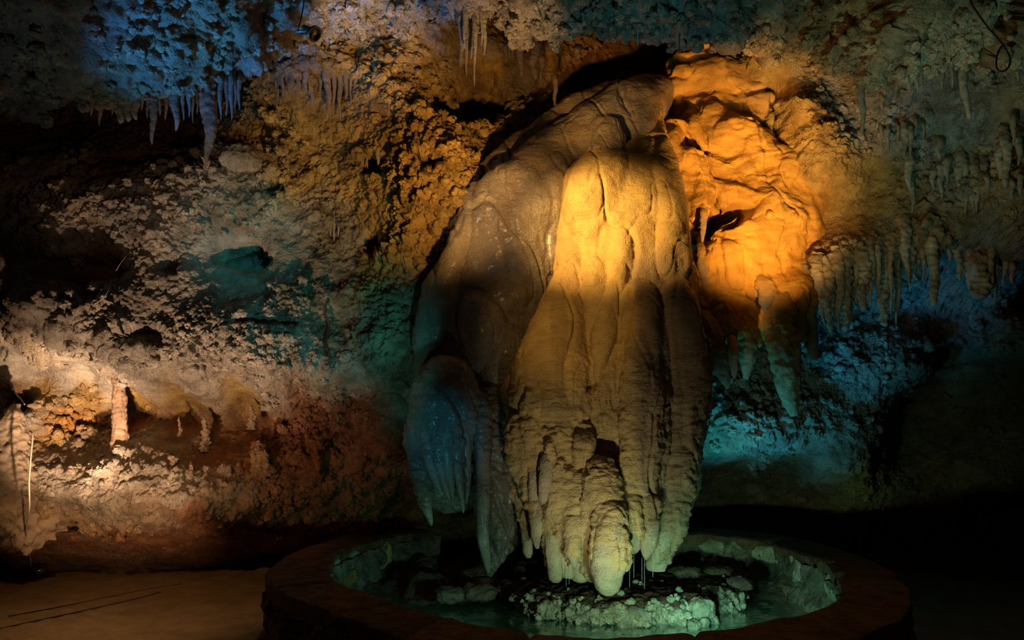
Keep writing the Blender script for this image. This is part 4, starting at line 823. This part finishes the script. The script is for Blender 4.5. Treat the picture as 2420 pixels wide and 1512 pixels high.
rock(1660, 1440, .16, .10, .09, .09, 1, 'round pale boulder at the right end of the island shelf', (.6, .55, .4))
for k, (x, y, r_, l) in enumerate([(1639,1478,.045,'left pebble of the three round pebbles at the water edge'),(1664,1473,.04,'middle pebble of the three round pebbles at the water edge'),(1684,1464,.045,'right pebble of the three round pebbles at the water edge')]):
    rock(x, y, .09, r_, r_, r_, 10 + k, l, (.6, .58, .42), 'pebbles at the water edge', 'pebble')
for k, (x, y, rx, rz, l) in enumerate([(1700,1352,.13,.05,'cracked flat stone against the right inner wall of the basin'),(1750,1378,.10,.05,'yellowish wedge stone below the cracked flat stone'),(1130,1400,.14,.07,'dark boulder in the shadowed left half of the basin'),(1210,1392,.12,.07,'dark boulder left of the island shelf'),(1060,1405,.12,.06,'dark boulder near the left inner wall'),(1620,1355,.14,.06,'dark stone behind the right flowstone tips'),(1160,1376,.2,.05,'flat dark slab under the tall wet flowstone tip')]):
    rock(x, y, .26 if x > 1300 else .17, rx, rx * .8, rz, 30 + k, l, (.30, .22, .16))
for k, (x, y, rx, rz, l) in enumerate([(2080,1325,.12,.06,'small dark rock just right of the basin rim'),(2185,1322,.24,.13,'ochre rubble rock on the right floor edge'),(2300,1310,.30,.2,'largest reddish boulder on the right floor edge'),(2400,1318,.24,.14,'boulder at the far right of the floor edge'),(2140,1328,.14,.08,'low rubble rock between basin and ochre rock')]):
    rock(x, y + 8, 0.03, rx, rx * .7, rz, 50 + k, l, (.36, .20, .13), 'rubble along the right floor edge')

# drips
M_DRIP = mat_plain('falling_water', (.55, .68, .75), .05); b_ = M_DRIP.node_tree.nodes['Principled BSDF']; b_.inputs['Alpha'].default_value = .45
for k, (x, y0, y1) in enumerate([(1338,1342,1386),(1345,1342,1380),(1488,1304,1388),(1498,1304,1366),(1517,1318,1372),(1523,1320,1392),(1543,1322,1364)]):
    p0 = at(x, y0, 5.9); p1 = at(x, y1, 5.9)
    o = tube_obj('water_drip', [p0, p1], .0022, M_DRIP, n=6, seg=6); tag(o, 'thin falling thread of water, %s from the left under the flowstone tips' % ORD[k], 'water drip', 'water drips under the flowstone')

# ------------------------------------------------------------------ spotlight fixture, cables
M_BRASS = mat_plain('green_lamp_metal', (.28, .30, .16), .28, .9); M_CABLE = mat_plain('black_cable', (.02, .02, .02), .5); M_WHITE = mat_plain('pale_cable', (.55, .47, .36), .6); M_BRK = mat_plain('bracket_steel', (.25, .36, .32), .45, .6)
Ys = 5.55; lampP = at(741, 76, Ys)
spot = empty('spotlight', lampP, 'small green metal spotlight fixed under the ceiling left of the popcorn cluster', 'spotlight')
axis = Vector(at(757, 86, Ys - .06)) - Vector(at(722, 64, Ys)); axis.normalize()
def lathe(profile, origin, ax, seg=40):
    ax = Vector(ax).normalized(); s = ax.cross(Vector((0, 1, .2))).normalized(); d = ax.cross(s); th = np.linspace(0, 2 * math.pi, seg, endpoint=False); S = np.array(s); D = np.array(d); A = np.array(ax); O = np.array(origin)
    V = np.stack([[O + A * t + (S * math.cos(a) + D * math.sin(a)) * r for (t, r) in profile] for a in th], 0)
    return mesh_mixed(*add_caps(V))
s0 = Vector(at(721, 66, Ys)); PXM = Ys / F_PX
HOUS = part('lamp_housing', lathe([(0, .1 * PXM), (0, 7 * PXM), (8 * PXM, 8.5 * PXM), (9 * PXM, 9 * PXM), (26 * PXM, 12 * PXM), (34 * PXM, 17 * PXM), (36 * PXM, 17 * PXM)], s0, axis), M_BRASS, spot)
part('bezel', lathe([(35 * PXM, 15 * PXM), (35 * PXM, 20.5 * PXM), (40 * PXM, 21 * PXM), (41 * PXM, 17 * PXM), (38 * PXM, 16 * PXM), (38 * PXM, .3 * PXM)], s0, axis), M_BRASS, spot)
part('rear_cap', lathe([(-5 * PXM, .1 * PXM), (-5 * PXM, 6 * PXM), (1 * PXM, 7.4 * PXM), (1 * PXM, 1 * PXM)], s0, axis), M_CABLE, spot, 'black rear cap')
for k in range(7):
    a = k * .45 - .2; sd = axis.cross(Vector((0, 1, .2))).normalized(); dd = axis.cross(sd)
    off = (sd * math.cos(a + 3.3) + dd * math.sin(a + 3.3)); p0 = s0 + axis * 10 * PXM + off * 9.5 * PXM; p1 = s0 + axis * 33 * PXM + off * 15 * PXM
    o = tube_obj('cooling_fin', [p0, p1], .0035, M_BRASS, n=4, seg=6); o.parent = HOUS
o = tube_obj('bracket', [at(698, 75, Ys + .02), at(712, 74, Ys), at(726, 72, Ys)], .009, M_BRK, n=8); pin(o, spot)
o = tube_obj('bracket', [at(700, 75, Ys + .12), at(716, 66, Ys + .05), at(722, 66, Ys)], .006, M_BRK, n=8); pin(o, spot)
tag(tube_obj('power_cable', [at(719, -60, Ys), at(718, 5, Ys), at(713, 35, Ys), at(710, 50, Ys), at(706, 62, Ys), at(705, 71, Ys + .02), at(712, 78, Ys + .02), at(722, 80, Ys + .04)], .0055, M_CABLE), 'black cable dropping from the ceiling to the green spotlight', 'cable')
tag(tube_obj('power_cable', [at(30, 905, 7.15), at(35, 925, 7.05), at(48, 942, 6.95), at(58, 955, 6.8)], .006, M_WHITE, n=40), 'pale cable curling over the rock at the left edge above the column base', 'cable')
tag(tube_obj('power_cable', [at(70, 1018, 6.55), at(77, 1030, 6.52), at(73, 1080, 6.5), at(69, 1140, 6.5), at(70, 1190, 6.55), at(68, 1215, 6.6), at(62, 1250, 6.9), at(64, 1290, 7.4), at(72, 1320, 7.9), at(73, 1340, 8.2)], .007, M_WHITE, n=80), 'long pale cable hanging down the lower left bank to the floor', 'cable')
tag(tube_obj('power_cable', [at(2288, -40, 4.7), at(2295, 5, 4.75), at(2310, 30, 4.75), at(2335, 65, 4.75), at(2362, 95, 4.75), at(2378, 118, 4.75), at(2388, 140, 4.75), at(2380, 163, 4.75), at(2362, 168, 4.75), at(2354, 150, 4.75), at(2360, 120, 4.75), at(2372, 104, 4.75)], .006, M_CABLE, n=90), 'black cable hanging in a loop before the dark opening at upper right', 'cable')
tag(tube_obj('power_cable', [at(555, 495, 6.85), at(545, 540, 6.8), at(533, 575, 6.8), at(525, 592, 6.8), at(490, 600, 6.8)], .0035, M_WHITE, n=40), 'thin pale wire strung across the wall above the blue-lit niche', 'cable')
tag(tube_obj('power_cable', [at(298, 605, 6.85), at(285, 622, 6.8), at(274, 640, 6.8)], .0035, M_WHITE, n=20), 'short pale wire end on the reddish niche at left', 'cable')
tag(tube_obj('power_cable', [at(262, 660, 6.7), at(258, 680, 6.6), at(246, 702, 6.55), at(222, 720, 6.55)], .004, M_WHITE, n=20), 'pale wire drooping over the round knobbly boulder at left', 'cable')
tag(tube_obj('root', [at(766, 670, wall_hit(766, 670) - .03), at(775, 700, wall_hit(775, 700) - .05), at(768, 735, wall_hit(768, 735) - .05), at(778, 770, wall_hit(778, 770) - .05), at(770, 805, wall_hit(770, 805) - .05), at(779, 840, wall_hit(779, 840) - .05), at(775, 875, wall_hit(775, 875) - .04)], .011, mat_plain('dark_root', (.12, .06, .03), .8), n=40), 'thin dark brown root running down the teal-lit wall', 'root')
fl = empty('floor_lamp', at(98, 1338, 8.15), 'small dark uplight standing on the floor at the foot of the lower left bank', 'lamp')
q = np.array(at(98, 1338, 8.15)); q[2] = -.01
part('lamp_base', lathe([(0, .001), (0, .07), (.02, .07), (.02, .03), (.05, .03)], q, (0, 0, 1)), M_CABLE, fl)
part('lamp_head', lathe([(.03, .01), (.03, .05), (.09, .075), (.12, .08), (.12, .07), (.10, .01)], q, (-.1, -.3, 1)), M_BRASS, fl)

# ------------------------------------------------------------------ camera, lights
cam = bpy.data.cameras.new('camera'); co = bpy.data.objects.new('camera', cam); COL.objects.link(co)
cam.sensor_width = 36; cam.lens = 36 * F_PX / 2420; co.location = (0, 0, CAM_H); co.rotation_euler = (math.pi / 2 + PITCH, 0, 0); cam.clip_start = .05
bpy.context.scene.camera = co
def L(name, pos, tgt, col, e, ang=60, blend=.6, r=.05):
    d = bpy.data.lights.new(name, 'SPOT'); d.energy = e; d.color = col; d.spot_size = math.radians(ang); d.spot_blend = blend; d.shadow_soft_size = r
    o = bpy.data.objects.new(name, d); COL.objects.link(o); o.location = pos
    o.rotation_euler = (Vector(tgt) - Vector(pos)).to_track_quat('-Z', 'Y').to_euler(); return o
def LP(name, pos, col, e, r=.05):
    d = bpy.data.lights.new(name, 'POINT'); d.energy = e; d.color = col; d.shadow_soft_size = r
    o = bpy.data.objects.new(name, d); COL.objects.link(o); o.location = pos; return o
AMB = (1, .56, .16); GOLD = (1, .62, .20); PEACH = (1, .66, .42); TEAL = (.10, .72, .72); BLUE = (.10, .45, 1); GRN = (.25, .95, .62); WARM = (1, .72, .45)
# gold spot on the column dome, from the left front
L('spot_gold', (-1.1, 4.2, 3.9), at(1405, 540, 6.5), GOLD, 480, 30, 1.0)
L('spot_gold_low', (-.4, 4.0, 3.0), at(1350, 760, 6.4), GOLD, 26, 40, 1.0)
L('spot_orange', (2.3, 5.3, 2.3), at(1760, 430, 7.4), AMB, 200, 56, 1.0)
L('spot_right_rock', (.9, 5.6, 3.2), at(1900, 270, 7.0), AMB, 60, 34, 1.0)
L('fill_alcove_back', (.3, 5.6, 3.6), at(1490, 120, 8.2), AMB, 45, 40, 1.0)  # low light added to brighten the alcove behind the wet branch
L('spot_alcove', (1.9, 6.0, 3.2), at(1690, 90, 7.9), AMB, 48, 60, 1.0)
L('spot_alcove_left', (.0, 4.6, 2.2), at(1170, 190, 7.6), AMB, 80, 34, 1.0)
L('spot_brown_wall', (.3, 4.8, 2.6), at(960, 380, 7.0), AMB, 105, 52, 1.0)
L('spot_popcorn', (-.6, 5.2, 2.6), at(870, 30, 6.8), WARM, 150, 26, 1.0)
L('spot_popcorn_lip', (.1, 4.9, 2.8), at(1190, 60, 5.9), WARM, 75, 30, 1.0)
L('spot_blue_ceiling', (-3.3, 4.9, 2.4), at(625, 50, 5.7), (.03, .27, 1), 190, 52, 1.0, .03)
L('spot_teal_ceiling', (-2.6, 4.9, 1.6), at(600, 190, 6.4), (.05, .6, .8), 14, 50, 1.0)
L('spot_peach_wall', (-2.9, 5.0, .1), at(440, 780, 7.1), PEACH, 150, 62, 1.0)
L('spot_peach_ledge', (-3.0, 5.5, .3), at(160, 885, 7.6), PEACH, 300, 38, 1.0, .03)
L('spot_bank', (-2.7, 4.9, .15), at(280, 1200, 7.2), (1, .6, .33), 80, 46, 1.0, .03)
L('fill_bank_right', (-2.7, 4.6, .7), at(740, 1000, 7.6), (1, .5, .25), 30, 44, 1.0)  # dim red-brown fill added for the dark bank left of the basin
L('fill_teal_low', (-1.0, 5.0, 1.2), at(900, 880, 7.2), (.12, .7, .65), 9, 46, 1.0)  # small added light lifting the wall left of the column out of black
L('fill_recess', (-2.6, 5.4, 3.0), at(330, 330, 7.8), (1, .6, .35), 6, 70, 1.0)  # dim warm fill added so the recess under the ceiling isn't black
L('spot_teal_wall', (-.4, 5.0, 1.4), at(740, 620, 7.3), TEAL, 34, 48, 1.0)
L('spot_teal_niche', (-1.4, 5.2, 3.6), at(600, 560, 7.3), (.03, .62, .75), 23.4, 34, 1.0)
L('spot_cyan_right', (1.75, 6.9, .35), at(1820, 880, 7.9), (.02, .56, .80), 44, 74, 1.0, .03)
L('spot_blue_curtain', (2.9, 6.9, 1.5), at(2160, 690, 7.9), (.04, .4, 1), 12.6, 60, 1.0, .03)
L('fill_teal_right', (2.2, 4.2, 1.6), at(2130, 170, 6.4), (.28, .75, .62), 60, 56, 1.0)  # ambient teal fill added over the right popcorn ceiling
L('spot_teal_curtain', (2.2, 4.8, 1.0), at(2170, 600, 6.9), (.25, .8, .65), 9.9, 40, 1.0)
L('spot_teal_lip', (.9, 4.2, 2.2), at(1500, 40, 5.9), (.08, .55, .8), 31.2, 46, 1.0)
L('spot_warm_right', (.9, 4.2, 2.4), at(2180, 320, 6.9), AMB, 30, 56, 1.0)
L('spot_basin', (.75, 4.7, .30), at(1500, 1440, 6.4), (.50, .95, .60), 20, 110, 1.0, .04)
L('spot_basin_right', (1.2, 5.0, .30), at(1850, 1340, 8.0), (.30, .95, .70), 16, 100, 1.0, .04)
L('fill_basin_left', (.1, 5.2, .28), at(840, 1340, 6.6), (.30, .95, .75), 8, 80, 1.0, .04)  # extra light added to brighten the left inner stones
L('fill_tips', (.45, 4.5, .42), at(1400, 1060, 6.3), (.95, .88, .60), 17, 66, 1.0, .04)  # soft light added for the lower half of the column
L('spot_blue_left_bell', (-.9, 4.7, 1.5), at(1060, 1030, 6.4), (.04, .50, .8), 9, 34, 1.0, .02)
L('spot_bell_green', (-.5, 4.9, .4), at(1110, 1150, 6.4), (.3, .9, .75), 2.5, 50, 1.0, .02)
L('fill_grey_ceiling', (-3.0, 4.4, 2.0), at(300, 110, 5.2), (.42, .68, .9), 8, 66, 1.0)  # dim grey fill added for the far left ceiling
L('spot_wet_glint', (-1.0, 4.0, 4.2), at(1180, 520, 6.8), (1, .78, .52), 34, 26, 1.0)
L('fill_floor', (-2.6, 4.2, 2.2), (-3.5, 7.3, 0), (1, .52, .18), 44, 62, 1.0)  # weak warm fill added over the left floor
L('fill', (0, .6, 3.4), (0, 7, 1.5), (1, .66, .4), 3.15, 120, 1.0, .6)
w = bpy.data.worlds.new('w'); bpy.context.scene.world = w; w.use_nodes = True; w.node_tree.nodes['Background'].inputs[0].default_value = (.5, .4, .3, 1); w.node_tree.nodes['Background'].inputs[1].default_value = .004
sc = bpy.context.scene
sc.view_settings.view_transform = 'Standard'; sc.view_settings.look = 'None'; sc.view_settings.exposure = 1.0; sc.view_settings.gamma = 1; sc.view_settings.use_curve_mapping = False
cy = sc.cycles
cy.max_bounces = 2; cy.diffuse_bounces = 1; cy.glossy_bounces = 2; cy.transmission_bounces = 3; cy.transparent_max_bounces = 6
cy.use_adaptive_sampling = True; cy.adaptive_threshold = .09; cy.adaptive_min_samples = 16; cy.caustics_reflective = False; cy.caustics_refractive = False
